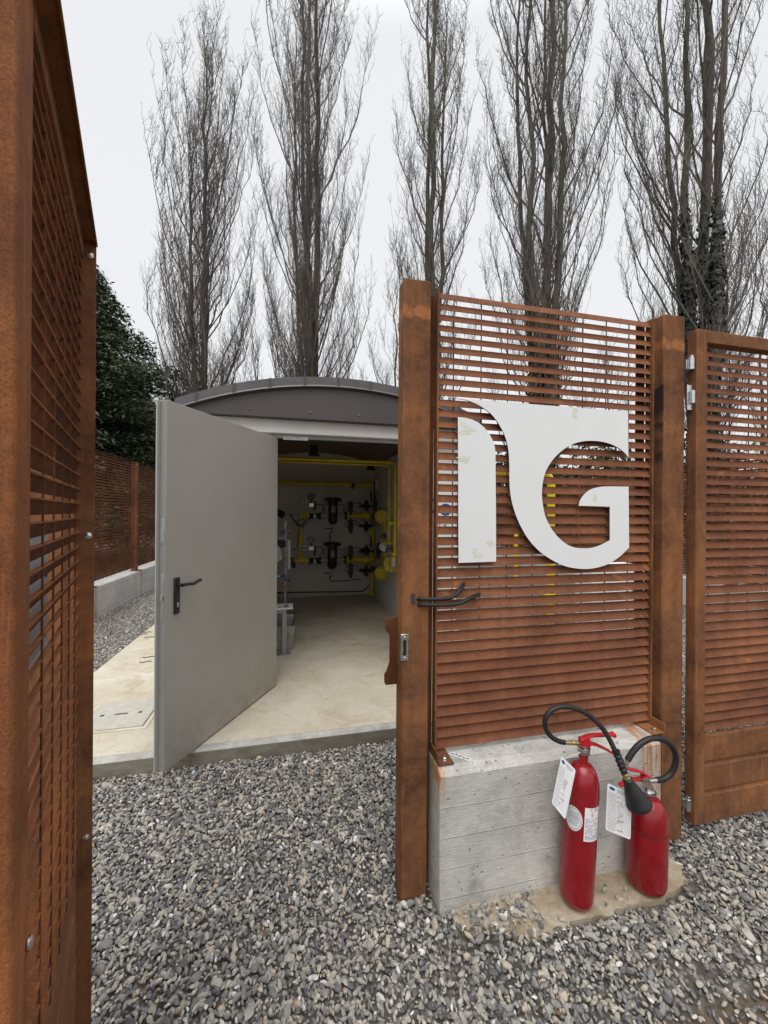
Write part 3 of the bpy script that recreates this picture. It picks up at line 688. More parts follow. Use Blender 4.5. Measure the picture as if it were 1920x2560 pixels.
for i in range(3):
    x = a.x+.006
    while x < b.x-.012:
        l = random.uniform(.006, .02); z = a.z-.008-i*.0105
        if random.random() < .8: mb.box(x, min(x+l, b.x-.004), 3.3485, 3.349, z-.003, z, 1)
        x += l+.006
mb.build('sticker', [M_card, M_print], fr, smooth=False)
# door leaf
Ah = V((-.145, 3.345, 0)); Bh = V((-.690, 2.352, 0)); du = (Bh-Ah).normalized(); dn = V((-du.y, du.x, 0));
if dn.y > 0: dn = -dn
dl = (Bh-Ah).length; DZ0, DZ1 = .112, 2.165
def dp(u, w_, z): return Ah+du*u+dn*w_+V((0, 0, z))
mb = MB(); mb.obox(dp(dl/2, -.024, (DZ0+DZ1)/2), du, dn, UP, dl/2, .0235, (DZ1-DZ0)/2, 0)
mb.obox(dp(dl/2+.011, -.052, (DZ0+DZ1)/2), du, dn, UP, dl/2+.011, .0042, (DZ1-DZ0)/2, 1)
D = mb.build('door', [M_door, M_doorlight], B, bev=.0015)
mb = MB(); mb.obox(dp(dl+.001, -.0235, (DZ0+DZ1)/2), du, dn, UP, .0008, .0228, (DZ1-DZ0)/2-.004); mb.build('door_edge', M_dooredge, D)
zc = 1.55-(1485-1275)*2.14/970*1.0
hp = atp(440, 1485, dp(0, .0, 0), dn); uh = (hp-Ah).dot(du); zh = hp.z
mb = MB(); mb.obox(dp(uh, .006, zh), du, dn, UP, .019, .0055, .103); pz = mb.build('handle_plate', M_black, D, bev=.004)
mb = MB(); zl = zh+.062; mb.tube([dp(uh, .01, zl), dp(uh, .045, zl)], .0095, 10)
mb.tube(smoothpath([dp(uh, .045, zl), dp(uh-.03, .052, zl+.001), dp(uh-.08, .052, zl-.004), dp(uh-.115, .05, zl+.006), dp(uh-.138, .048, zl+.008)], 5), .0095, 10); mb.build('handle', M_black, D)
mb = MB(); mb.tube([dp(uh, .010, zh-.045), dp(uh, .0145, zh-.045)], .0075, 12); mb.obox(dp(uh, .0122, zh-.056), du, dn, UP, .004, .0022, .01); mb.build('key_cylinder', M_zinc, D)
for z0_, z1_, w_ in ((zh-.135, zh+.135, .010), (zh+.30, zh+.44, .014)):
    mb = MB(); zm = (z0_+z1_)/2
    mb.obox(dp(dl+.0028, -.0235, zm), du, dn, UP, .0012, w_, (z1_-z0_)/2)
    for zz in (z0_+.012, z1_-.012): mb.tube([dp(dl+.004, -.0235, zz), dp(dl+.0052, -.0235, zz)], .0048, 8)
    if w_ == .010: mb.obox(dp(dl+.008, -.022, zm-.0), du, dn, UP, .006, .008, .013); mb.obox(dp(dl+.0045, -.0235, zm-.05), du, dn, UP, .0008, .004, .008)
    mb.build('lock_faceplate', M_zincdull, D, bev=.001)
# logo board on the facade right of the door
LG = thing('logo_board', 'white company board with blue lettering on the hut wall behind the louvres', 'sign', (1.25, 3.37, 1.3))
mb = MB(); mb.box(1.06, 1.45, 3.366, 3.378, 1.28, 1.95); mb.build('board', M_white, LG)
mb = MB(); text_mesh(mb, 'Ko', (1.13, 3.365, 1.53), (1, 0, 0), (0, 0, 1), .24); mb.build('lettering', M_blue, LG, smooth=False)
mb = MB(); text_mesh(mb, 'natura', (1.11, 3.365, 1.42), (1, 0, 0), (0, 0, 1), .10); mb.build('small_lettering', M_grey, LG, smooth=False)

M_lid = simple('cast_cover_concrete', (.50, .475, .42), .85, var=.12, scale=20, bump=.4, bscale=90)
# manhole cover on the slab
def sl(px, py, z=SZ): d = ray(px, py); t = (z-H)/d.z; return CAM+d*t
q = [sl(228, 1815), sl(257, 1771), sl(376, 1755), sl(347, 1803)]
MH = thing('manhole_cover', 'square concrete manhole cover set in the slab left of the open door', 'manhole cover', (q[0]+q[2])/2)
ce = (q[0]+q[1]+q[2]+q[3])/4; hx, hy = .20, .19
mb = MB(); mb.box(ce.x-hx, ce.x+hx, ce.y-hy, ce.y+hy, SZ+.0008, SZ+.012); lid = mb.build('lid', M_lid, MH, bev=.004)
mb = MB()
for a_, b_, c_, d_ in ((-hx-.03, hx+.03, -hy-.03, -hy-.006), (-hx-.03, hx+.03, hy+.006, hy+.03), (-hx-.03, -hx-.006, -hy-.006, hy+.006), (hx+.006, hx+.03, -hy-.006, hy+.006)):
    mb.box(ce.x+a_, ce.x+b_, ce.y+c_, ce.y+d_, SZ+.0008, SZ+.006)
mb.build('rim', M_slab, MH)
mb = MB()
for x, y, a_, b_ in ((-.12, 0, .012, .012), (.12, 0, .012, .012), (0, 0, .04, .008)): mb.box(ce.x+x-a_, ce.x+x+a_, ce.y+y-b_, ce.y+y+b_, SZ+.012, SZ+.0128)
mb.build('lifting_hole', M_edge, lid)
# dry twig bits on the slab
mb = MB()
for x, y in ((365, 1578), (372, 1590), (355, 1583), (370, 1640), (362, 1652)):
    p = sl(x, y); mb.tube(smoothpath([p+V((-.05, .01, .006)), p+V((-.01, -.015, .01)), p+V((.03, .012, .008)), p+V((.055, 0, .006))], 3), .004, 5)
o = mb.build('leaf_litter', M_twig, smooth=False); tag(o, 'few dry curled leaf scraps lying on the pale slab', 'leaf litter', kind='stuff')

# ------------------------------------------------------------------ gas equipment inside the hut (1 photo px of the crop -> metres at its real distance)
YB = 6.42
def boltring(par, c, ax, r, th, k=8):
    c = V(c); ax = V(ax).normalized(); a = ax.orthogonal().normalized(); b = ax.cross(a); mb = MB()
    for i in range(k):
        q = 2*math.pi*(i+.5)/k; mb.lathe([(.011, -th/2-.014), (.011, th/2+.014)], c+(a*math.cos(q)+b*math.sin(q))*r*.78, ax, 6)
    mb.build('flange_bolt', M_grey, par)
def flange(mb, c, ax, r, th=.016, mi=0, bolts=0, n=28):
    c = V(c); ax = V(ax).normalized(); mb.lathe([(r, -th/2), (r, th/2)], c, ax, n, mi)
    if bolts:
        a = ax.orthogonal().normalized(); b = ax.cross(a)
        for k in range(bolts):
            q = 2*math.pi*(k+.5)/bolts; p = c+(a*math.cos(q)+b*math.sin(q))*r*.78; mb.lathe([(.009, -th/2-.012), (.009, th/2+.012)], p, ax, 6, mi)
        mb.lathe([(r*.60, -th/2-.004), (r*.60, th/2+.004)], c, ax, n, mi)
# overhead pipes
def pipe(name, pts, r, label, mat=None, cat='pipe', group=None, rb=.06, par=None):
    mb = MB(); pa = bend(pts, rb); mb.tube(pa, r, 14)
    if par: return mb.build(name, mat or M_yellow, par)
    o = mb.build(name, mat or M_yellow, loc=tuple(pts[0])); return tag(o, label, cat, group)
pa = c4(1212, 192, 4.6); T = thing('gas_pipe', 'thicker upper yellow pipe under the hut ceiling, nearest the door', 'pipe', (pa.x, 4.6, .1), group='yellow pipes under the ceiling')
pipe('pipe', [(-.6, 4.6, pa.z+.0), (pa.x, 4.6, pa.z), (pa.x, 4.6, 1.0)], .019, None, par=T)
mb = MB(); flange(mb, (pa.x, 4.6, 1.05), (0, 0, 1), .05, bolts=4); q = c4(1180, 750, 4.6); mb.tube([(q.x-.05, 4.6, q.z), (pa.x+.03, 4.6, q.z)], .02, 14); mb.build('fitting', M_yellow, T)
pb = c4(1156, 218, 4.95); T2 = thing('gas_pipe', 'second yellow pipe under the hut ceiling, turning down in front of the right wall', 'pipe', (pb.x, 4.95, .1), group='yellow pipes under the ceiling')
pe = c4(1156, 935, 4.95)
pipe('pipe', [(-.6, 4.95, pb.z+.005), (pb.x, 4.95, pb.z), (pb.x, 4.95, pe.z)], .0165, None, par=T2)
mb = MB(); flange(mb, (pb.x, 4.95, pe.z), (0, 0, 1), .048, bolts=4); mb.build('flange', M_yellow, T2)
mb = MB(); mb.lathe([(.03, 0), (.03, -.05), (.045, -.06), (.045, -.09), (.02, -.1)], (pb.x, 4.95, pe.z-.012), (0, 0, 1), 14); mb.build('valve_body', M_grey, T2)
pc = c4(1000, 398, 6.6); p0 = c4(110, 385, 6.6)
pipe('gas_pipe', [(-.6, 6.6, pc.z), (pc.x, 6.6, pc.z), (pc.x, 6.6, .12)], .038, 'thick dull yellow pipe along the rear wall of the hut, dropping in the corner')
mb = MB(); q = c4(820, 415, 6.55); mb.lathe([(.015, -.04), (.015, .02), (.03, .02), (.03, .045), (.01, .05)], (q.x, 6.54, q.z), (0, -.3, 1), 12); mb.tube([(q.x-.05, 6.53, q.z-.02), (q.x+.06, 6.53, q.z+.02)], .006, 8)
tag(mb.build('pipe_clamp_valve', M_iron, loc=(q.x, 6.54, q.z)), 'small black valve hanging under the rear yellow pipe', 'valve')
# ceiling bracket and lamp-like boxes
for (x0_, x1_, y0_, y1_, Y, lb) in ((425, 497, 62, 130, 5.6, 'dark steel bracket hanging from the middle of the hut ceiling'), (955, 1015, 222, 262, 6.5, 'dark steel bracket in the rear right corner of the hut ceiling')):
    a = c4(x0_, y0_, Y); b = c4(x1_, y1_, Y); mb = MB(); mb.box(a.x, b.x, Y, Y+.08, b.z+.03, a.z+.05); mb.box(a.x-.02, b.x+.02, Y-.01, Y+.09, b.z, b.z+.03)
    tag(mb.build('ceiling_bracket', M_iron, loc=((a.x+b.x)/2, Y, b.z), bev=.004), lb, 'bracket', 'ceiling brackets')
# two filter lines
S_ = .00182
def line(yc, cx, name_lab, up):
    ctr = c4(cx, yc, YB); z = ctr.z
    F = thing('gas_filter', '%s black gas filter vessel with bolted lid on the rear wall' % name_lab, 'gas filter', (ctr.x, YB, z-.25), group='gas filters on the rear wall')
    R = .078; zt = z+.30
    mb = MB(); mb.lathe([(.0, -.155), (.03, -.15), (.06, -.13), (R, -.095), (R, .22), (R+.012, .225), (R+.012, .24)], ctr, n=28); mb.lathe([(R+.004, -.02), (R+.004, -.008)], ctr, n=28); mb.build('vessel', M_iron, F)
    mb = MB(); mb.lathe([(.10, .24), (.10, .265), (.085, .268), (.085, .285), (.06, .295), (0, .30)], ctr, n=28)
    for k in range(8):
        q = 2*math.pi*k/8; mb.lathe([(.011, .225), (.011, .30)], ctr+V((math.cos(q)*.088, math.sin(q)*.088, 0)), n=6)
    for s in (-1, 1): mb.lathe([(.028, -.03), (.028, .03)], ctr+V((s*.112, 0, .26)), (1, 0, .0), 12)
    mb.build('lid', M_iron, F, bev=.002)
    mb = MB(); mb.tube([ctr+V((-.23, 0, 0)), ctr+V((.22, 0, 0))], .026, 14); mb.build('connecting_pipe', M_zincdull, F)
    mb = MB(); flange(mb, ctr+V((.215, 0, 0)), (1, 0, 0), .072, .03, bolts=6); mb.build('flange', M_iron, F)
    mb = MB(); mb.lathe([(.012, -.155), (.012, -.19), (.022, -.195), (.022, -.235), (.01, -.25), (.01, -.28)], ctr, n=12)
    v = mb.build('drain_valve', M_zinc, F); mb = MB(); mb.box(ctr.x-.14, ctr.x-.005, YB-.03, YB-.018, z-.222, z-.208); mb.build('lever', M_black, v, bev=.002)
    mb = MB(); mb.box(ctr.x-.035, ctr.x+.035, YB-R-.004, YB-R-.002, z+.06, z+.16); lb = mb.build('label_plate', M_grey, F)
    mb = MB(); text_mesh(mb, 'S', (ctr.x-.018, YB-R-.005, z+.085), (1, 0, 0), (0, 0, 1), .06); text_mesh(mb, 'CE 03', (ctr.x-.04, YB-R-.005, z+.05), (1, 0, 0), (0, 0, 1), .03); mb.build('marking', M_card, lb, smooth=False)
    mb = MB()
    for s in (-1, 1): mb.tube(bend([ctr+V((s*.19, -.02, .03)), ctr+V((s*.17, -.02, .06)), ctr+V((s*.17, -.02, .18)), ctr+V((s*.07, -.02, .18))], .02), .005, 6)
    mb.build('impulse_tube', M_iron, F)
    # ball valve to the left of the filter
    bv = c4(465, yc+(5 if up else 8), YB); Bv = thing('ball_valve', '%s black ball valve with long upright lever beside the filter' % name_lab, 'valve', (bv.x, YB, bv.z-.06), group='ball valves on the rear wall')
    mb = MB(); mb.lathe([(.03, -.08), (.045, -.05), (.052, 0), (.045, .05), (.03, .08)], bv, (1, 0, 0), 20); flange(mb, bv+V((-.08, 0, 0)), (1, 0, 0), .066, .022, bolts=6); flange(mb, bv+V((.085, 0, 0)), (1, 0, 0), .066, .022, bolts=6); mb.build('valve_body', M_iron, Bv)
    mb = MB(); mb.box(bv.x-.022, bv.x+.022, YB-.085, YB-.045, bv.z-.04, bv.z+.03); mb.build('actuator_box', M_zincdull, Bv, bev=.004)
    mb = MB(); mb.tube([bv+V((0, -.06, .02)), bv+V((0, -.06, .09))], .008, 8); l = mb.build('lever', M_zinc, Bv)
    mb = MB(); mb.tube([bv+V((0, -.06, .09)), bv+V((.01, -.062, .24))], .014, 10); mb.build('grip', M_black, l)
    # pipe to the regulator and the regulator itself
    rg = c4(942, yc, YB)
    Rg = thing('gas_regulator', '%s black double dome gas pressure regulator with pilots at the rear right' % name_lab, 'regulator', (rg.x, YB, rg.z-.3), group='gas pressure regulators')
    mb = MB(); mb.tube([(ctr.x+.235, YB, z), (rg.x+.12, YB, z)], .036, 16); flange(mb, (ctr.x+.245, YB, z), (1, 0, 0), .075, .02, bolts=6)
    mb.lathe([(.05, -.06), (.06, -.03), (.064, 0), (.06, .03), (.05, .06)], rg, (1, 0, 0), 20); flange(mb, rg+V((-.10, 0, 0)), (1, 0, 0), .06, .012, bolts=6); flange(mb, rg+V((.09, 0, 0)), (1, 0, 0), .06, .012, bolts=6); mb.build('valve_body', M_yellow, Rg)
    for s, dz in ((1, .15), (-1, -.175)):
        mb = MB(); mb.lathe([(.03, -.075*s), (.03, -.03*s), (.10, -.022*s), (.135, -.008*s), (.142, 0), (.135, .008*s), (.07, .035*s), (.035, .05*s), (.03, .09*s), (.02, .095*s)], rg+V((0, 0, dz)), n=30)
        d_ = mb.build('diaphragm_housing', M_iron, Rg)
        mb = MB(); mb.lathe([(.013, .0), (.013, .07)], rg+V((0, 0, dz+(.07 if s > 0 else -.15))), n=10); mb.build('stem', M_zinc, d_)
        pz_ = c4(797, yc-80 if s > 0 else yc+85, YB-.05)
        mb = MB(); mb.box(pz_.x-.038, pz_.x+.038, YB-.09, YB-.02, pz_.z-.085, pz_.z+.075); mb.lathe([(.026, -.14), (.026, -.08)], pz_+V((0.005, 0, 0)), n=12); mb.lathe([(.02, .07), (.02, .1)], pz_, n=12)
        for k in range(4): mb.lathe([(.009, 0), (.009, .02)], (pz_.x-.01, YB-.09, pz_.z-.06+.04*k), (0, -1, 0), 6)
        mb.build('pilot', M_iron, Rg, bev=.003)
        mb = MB(); e_ = rg+V((0, -.05, dz*.35)); mb.tube([pz_+V((.03, -.03, .02*s)), e_], .006, 6); mb.tube([pz_+V((.03, -.05, -.03*s)), rg+V((-.06, -.06, dz*.8))], .006, 6); mb.build('tie_rod', M_zinc, Rg)
        mb = MB(); mb.tube(bend([pz_+V((0, -.02, .06)), pz_+V((-.085, -.02, .06)), pz_+V((-.095, -.02, -.03)), pz_+V((-.03, -.02, -.04))], .025), .006, 6)
        mb.tube(bend([pz_+V((.0, -.02, .075)), pz_+V((.09, -.02, .06)), rg+V((-.02, -.03, dz+.03*s))], .03), .006, 6)
        mb.build('impulse_tube', M_iron, Rg)
    mb = MB(); lz = c4(990, yc-20, YB-.1); mb.tube(bend([rg+V((.09, -.10, .0)), rg+V((.06, -.11, .06)), rg+V((.058, -.11, .22))], .03), .009, 8); lv = mb.build('lever', M_zinc, Rg)
    mb = MB(); mb.tube([rg+V((.058, -.11, .22)), rg+V((.058, -.11, .39))], .014, 10); mb.build('grip', M_black, lv)
    return z
zu = line(680, 635, 'upper', True); zl2 = line(1090, 628, 'lower', False)
# yellow riser on the left of the filters
a = c4(412, 680, YB); b = c4(335, 730, YB); c = c4(405, 1095, YB); d = c4(262, 1095, YB)
RS = thing('gas_riser', 'yellow elbow and riser pipe joining both filter lines on the rear wall', 'pipe', (b.x, YB, c.z))
mb = MB(); mb.tube(bend([(a.x, YB, zu), (b.x, YB, zu), (b.x, YB, zl2)], .12, 8), .033, 16); mb.tube([(d.x, YB, zl2), (c.x, YB, zl2)], .030, 14); mb.build('pipe', M_yellow, RS)
for p in ((a.x, YB, zu), (c.x, YB, zl2)):
    mb = MB(); flange(mb, p, (1, 0, 0), .07, .02, bolts=6); mb.build('flange', M_yellow, RS)
mb = MB(); flange(mb, (d.x, YB, zl2), (1, 0, 0), .055, .02, bolts=4); mb.lathe([(.03, -.05), (.03, .04)], (d.x+.02, YB-.02, zl2-.06), n=12); mb.build('small_valve', M_iron, RS)
# pressure transmitters
def transmitter(x, y, lab, man):
    p = c4(x, y, YB-.08); T = thing('pressure_transmitter', lab, 'pressure gauge', tuple(p), group='round pressure transmitters')
    mb = MB(); mb.lathe([(.050, -.035), (.056, -.03), (.056, .035), (.048, .045)], p, (0, -1, .12), 20); mb.lathe([(.022, -.1), (.022, -.04)], p, (0, 0, 1), 10)
    for s in (-1, 1): mb.lathe([(.016, 0), (.016, .02)], p+V((s*.052, 0, .02)), (s, 0, 0), 8)
    mb.build('housing', M_grey, T)
    mb = MB(); mb.lathe([(.034, .0455), (.034, .048)], p, (0, -1, .12), 20); mb.build('display', M_green, T)
    if man:
        mb = MB(); mb.box(p.x-.035, p.x+.045, p.y-.04, p.y+.03, p.z-.165, p.z-.1); mb.build('sensor_block', M_zinc, T, bev=.005)
        mb = MB()
        for i in range(2):
            for j in range(2):
                mb.box(p.x-.155+.055*i, p.x-.115+.055*i, p.y-.035, p.y+.02, p.z-.175+.055*j, p.z-.135+.055*j)
        mb.box(p.x-.14, p.x-.035, p.y-.01, p.y+.01, p.z-.13, p.z-.12); mb.build('valve_manifold', M_zincdull, T, bev=.005)
        mb = MB(); mb.tube(smoothpath([p+V((.05, 0, -.13)), p+V((.14, .02, -.12)), p+V((.2, .04, -.16)), p+V((.215, .05, -.27))], 5), .007, 6); mb.build('cable', M_rubber, T)
    else:
        mb = MB(); mb.lathe([(.03, -.17), (.03, -.11), (.045, -.10), (.045, -.085), (.02, -.08)], p, n=14); mb.build('union', M_brass, T)
    return T
transmitter(435, 508, 'round pressure transmitter with green display left of the upper filter', True)
transmitter(433, 905, 'round pressure transmitter with green display left of the lower filter', True)
transmitter(343, 740, 'round transmitter with green display standing on the yellow riser', False)
mb = MB(); p1 = c4(170, 668, YB); p2 = c4(330, 672, YB); mb.tube([p1, p2], .005, 6); mb.tube(smoothpath([c4(235, 668, YB-.02), c4(280, 730, YB-.02), c4(325, 785, YB-.06)], 4), .012, 6)
mb.tube(smoothpath([c4(395, 700, YB-.05), c4(390, 745, YB-.05), c4(360, 785, YB-.05), c4(318, 860, YB-.02), c4(310, 940, YB-.02), c4(290, 990, YB-.02), c4(250, 995, YB-.02)], 4), .006, 6)
tag(mb.build('signal_cable', M_rubber, loc=tuple(p1)), 'thin black signal cables looping on the rear wall', 'cable')
# drain and floor lines
mb = MB(); mb.tube(bend([c4(627, 815, YB), c4(610, 850, YB+.05), c4(610, 925, YB+.05)], .03), .008, 8); mb.tube(bend([c4(620, 1255, YB), c4(604, 1230, YB+.05), c4(606, 1290, YB+.05), c4(900, 1268, YB+.05)], .05), .008, 8)
DL = thing('drain_line', 'thin black drain tube under the gas filters', 'pipe', tuple(c4(606, 1290, YB))); mb.build('tube', M_iron, DL)
mb = MB(); mb.tube(bend([c4(60, 1392, 6.74), c4(900, 1380, 6.74), c4(935, 1365, 6.74), c4(972, 1318, 6.74)], .08), .011, 8)
tag(mb.build('earthing_pipe', M_iron, loc=tuple(c4(900, 1380, 6.74))), 'thin dark pipe running low along the rear wall', 'pipe')
# manifold on the right
YM = 5.85
a = c4(1072, 690, YM); b = c4(1072, 1205, YM); cxm = c4(1100, 900, YM).x
MF = thing('gas_manifold', 'big yellow flanged pipe joining both regulator lines at the right wall', 'pipe', (cxm, YM, b.z))
mb = MB(); mb.tube(bend([(cxm-.06, YM-.10, a.z), (cxm+.03, YM, a.z), (cxm+.03, YM, b.z), (cxm-.06, YM-.10, b.z)], .09, 8), .052, 18); mb.build('pipe', M_yellow, MF)
for p in (a, b):
    mb = MB(); flange(mb, (cxm-.055, YM-.105, p.z), (-.45, -1, 0), .102, .024); boltring(mb.build('flange', M_yellow, MF), (cxm-.055, YM-.105, p.z), (-.45, -1, 0), .102, .024)
    mb = MB(); flange(mb, (cxm-.062, YM-.04, p.z), (-.45, -1, 0), .096, .03); mb.tube([(cxm-.06, YM-.04, p.z), (c4(990, 690, YB).x, YB-.15, p.z)], .045, 14); mb.build('inlet', M_iron, MF)
mb = MB(); q = c4(1108, 870, YM-.08); mb.lathe([(.028, -.03), (.05, -.02), (.05, .01), (.03, .03)], q, (1, -.4, 0), 16); mb.tube([q+V((-.09, 0, 0)), q], .018, 10); mb.build('gauge', M_grey, MF)
q = c4(1175, 1130, 5.1); F2 = thing('blind_flange', 'large yellow bolted flange with a white tag hanging on it', 'flange', tuple(q))
mb = MB(); flange(mb, q, (-.35, -1, 0), .105, .03); mb.tube([q, q+V((.06, .25, 0))], .05, 16); boltring(mb.build('flange', M_yellow, F2), q, (-.35, -1, 0), .105, .03)
mb = MB(); mb.lathe([(.055, -.02), (.055, .001)], q-V((-.35, -1, 0)).normalized()*-.014, (-.35, -1, 0), 24); mb.build('hub', M_yellow, F2)
g = c4(1195, 1112, 5.0); mb = MB(); mb.box(g.x-.026, g.x+.026, g.y-.002, g.y, g.z-.062, g.z+.062); o = mb.build('hanging_tag', M_card, loc=(g.x, g.y, g.z+.062), bev=.0005); tag(o, 'blank white tag hanging in front of the big yellow flange', 'tag')
h = c4(1055, 1005, 5.55); HW = thing('handwheel', 'black handwheel seen edge on beside the white and blue transmitter', 'handwheel', tuple(h))
mb = MB(); ring = [h+V((.03*math.cos(t)*.3, -.0+.11*math.cos(t)*.35, .11*math.sin(t)))+V((.02*math.cos(t), 0, 0)) for t in [2*math.pi*i/28 for i in range(29)]]; mb.tube(ring, .014, 8, caps=False); mb.build('rim', M_black, HW)
mb = MB()
for k in range(3):
    t = 2*math.pi*k/3; mb.tube([h, h+V((.03*math.cos(t), .038*math.cos(t), .11*math.sin(t)))], .009, 6)
mb.tube([h, h+V((.12, .03, 0))], .012, 8); mb.build('spoke', M_black, HW)
t = c4(1118, 985, 5.2); TR = thing('gas_meter_head', 'white cylindrical transmitter head with blue cover at the right wall', 'meter', tuple(t))
ax = V((-.75, -.45, .45)).normalized(); mb = MB(); mb.lathe([(.048, 0), (.052, .005), (.052, .075), (.045, .085)], t, ax, 22); mb.build('housing', M_card, TR)
mb = MB(); mb.lathe([(.045, -.035), (.056, -.02), (.056, -.002)], t, ax, 22); mb.build('cover', M_blue, TR)
mb = MB(); mb.tube(smoothpath([t-ax*.03, t+V((.07, .05, -.03)), t+V((.08, .06, -.12)), t+V((.12, .1, -.17))], 5), .014, 8); mb.tube([t+V((.02, .0, -.05)), t+V((.02, .03, -.16))], .012, 8); mb.tube([t+V((.05, 0, .05)), t+V((.10, .02, -.02))], .016, 8); mb.build('bracket', M_zinc, TR)
mb = MB(); q = c4(1038, 400, 6.3); mb.box(q.x-.022, q.x+.022, q.y, q.y+.005, q.z-.075, q.z+.07); tag(mb.build('wall_tag', M_card, loc=tuple(q)), 'small pale tag hanging in the upper rear corner of the hut', 'tag')
mb = MB(); mb.tube([c4(1015, 590, YB-.15), c4(1018, 370, YB-.15)], .013, 8); mb.tube([c4(1035, 600, YB-.2), c4(1020, 480, YB-.2)], .016, 8); mb.tube([c4(1070, 622, YB-.3), c4(1128, 622, YB-.3)], .012, 8)
mb.tube([c4(1028, 640, YB-.25), c4(1022, 570, YB-.25)], .02, 8); VS = thing('shut_off_valve', 'tall black valve spindles in front of the rear right corner', 'valve', tuple(c4(1015, 590, YB-.15))); mb.build('spindle', M_iron, VS)
# shelf rail under the regulators
mb = MB(); q0 = c4(965, 755, YB-.12); q1 = c4(1040, 755, YB-.12); mb.box(q0.x, q1.x, q0.y, q0.y+.05, q0.z-.02, q0.z+.02); tag(mb.build('support_bracket', M_grey, loc=tuple(q0)), 'grey steel bracket supporting the upper regulator', 'bracket')
# odorant / analyser rack at the left, mostly hidden by the door
YR = 4.75
RK = thing('equipment_rack', 'grey equipment rack with terminal strip and small copper valves just inside the door', 'rack', (c4(190, 1450, YR).x, YR, .1))
a = c4(190, 730, YR); b = c4(214, 730, YR); c = c4(200, 1470, YR)
mb = MB(); mb.box(a.x, b.x-.006, YR, YR+.04, SZ+.001, a.z); mb.box(a.x-.5, a.x-.001, YR, YR+.04, c4(150, 887, YR).z-.012, c4(150, 876, YR).z); mb.box(a.x-.5, a.x-.001, YR+.0, YR+.03, .34, .42); mb.build('frame', M_zincdull, RK, bev=.002)
mb = MB(); t0 = c4(190, 905, YR); t1 = c4(245, 1170, YR); nn = 11
for i in range(nn):
    z = t1.z+(t0.z-t1.z)*(i+.5)/nn; hh = (t0.z-t1.z)/nn*.42; mb.box(t0.x, t0.x+.046, YR-.045, YR-.004, z-hh, z+hh)
tb = mb.build('terminal_block', M_galv, RK, bev=.002)
mb = MB(); mb.box(t0.x+.0475, t0.x+.062, YR-.05, YR-.02, t1.z, t0.z); mb.build('cover_strip', M_white, tb, bev=.001)
mb = MB()
for i in range(nn):
    z = t1.z+(t0.z-t1.z)*(i+.5)/nn; mb.lathe([(.007, 0), (.007, .014)], (t0.x+.066, YR-.04, z), (.4, -1, 0), 8)
mb.build('screw', M_zinc, tb)
for y in (838, 1240):
    p = c4(172, y, YR-.03); mb = MB(); mb.tube([p+V((-.08, 0, 0)), p], .014, 8); v = mb.build('small_valve', M_zinc, RK)
    mb = MB(); mb.obox(p+V((.005, -.02, .003)), (1, 0, .15), (0, 1, 0), (0, 0, 1), .035, .006, .011); mb.build('handle', M_blue, v, bev=.003)
M_copper = simple('copper_fitting', (.45, .22, .14), .35, 1.0)
mb = MB()
for x, y in ((165, 1320), (200, 1270), (215, 1335), (232, 1280), (225, 790), (235, 825), (190, 1345)):
    p = c4(x, y, YR-.04); mb.lathe([(.009, -.02), (.013, -.018), (.013, .012), (.007, .02)], p, (random.uniform(-1, 1), -.3, random.uniform(-1, 1)), 8); mb.tube([p, p+V((random.uniform(-.03, .03), 0, random.uniform(-.04, .04)))], .005, 6)
mb.build('copper_fitting', M_copper, RK)
mb = MB(); p = c4(160, 945, YR-.06); mb.box(p.x-.055, p.x+.04, p.y, p.y+.08, p.z-.04, p.z+.045); mb.box(p.x+.012, p.x+.05, p.y-.02, p.y-.0005, p.z-.03, p.z+.03); mb.build('relay_box', M_black, RK, bev=.005)
mb = MB(); p = c4(148, 1040, YR-.06); mb.box(p.x-.03, p.x+.024, p.y, p.y+.06, p.z-.06, p.z+.055); mb.build('white_box', M_card, RK, bev=.004)
mb = MB(); p = c4(70, 1030, YR-.1); mb.lathe([(.10, -.03), (.12, 0), (.12, .08), (.09, .1)], p, (0, -1, 0), 28); mb.tube([p+V((.0, .0, -.3)), p+V((0, 0, .1))], .02, 8); mb.build('drum', M_zincdull, RK)
mb = MB(); p = c4(135, 655, 5.3); mb.lathe([(.03, -.06), (.045, -.05), (.045, .05), (.05, .055), (.05, .07)], p, (.8, -.5, -.45), 18); tag(mb.build('lamp_head', M_black, loc=tuple(p)), 'black cylindrical lamp head at the door edge inside the hut', 'lamp')
# stand with papers, and bin
YT = 4.09
ST = thing('metal_stand', 'grey metal stand with a splayed base plate just inside the doorway', 'stand', (c4(185, 1960, YT).x, YT, .1))
p = c4(185, 1960, YT); pt_ = c4(185, 1555, YT)
mb = MB(); mb.box(p.x-.022, p.x+.022, YT, YT+.04, SZ+.006, pt_.z-.033); mb.build('leg', M_zincdull, ST, bev=.003)
mb = MB(); mb.box(p.x-.4, p.x+.022, YT, YT+.04, pt_.z-.0325, pt_.z+.012); mb.build('top_rail', M_zincdull, ST, bev=.003)
mb = MB(); mb.box(p.x-.4, p.x+.07, YT-.03, YT+.07, SZ+.0008, SZ+.0055); bp = mb.build('base_plate', M_galv, ST)
mb = MB()
for dx in (-.045, .055): mb.lathe([(.009, 0), (.009, .008)], (p.x+dx, YT-.012, SZ+.0055), n=6)
mb.build('bolt', M_zinc, bp)
zt = pt_.z+.014
TY = thing('paper_tray', 'white tray with rounded corners holding printed papers on the metal stand', 'tray', (p.x-.08, YT+.05, zt))
mb = MB(); mb.box(p.x-.42, p.x+.085, YT-.03, YT+.20, zt, zt+.012); mb.build('tray', M_card, TY, bev=.005)
mb = MB(); mb.box(p.x-.42, p.x-.04, YT+.0, YT+.18, zt+.0125, zt+.014, 0)
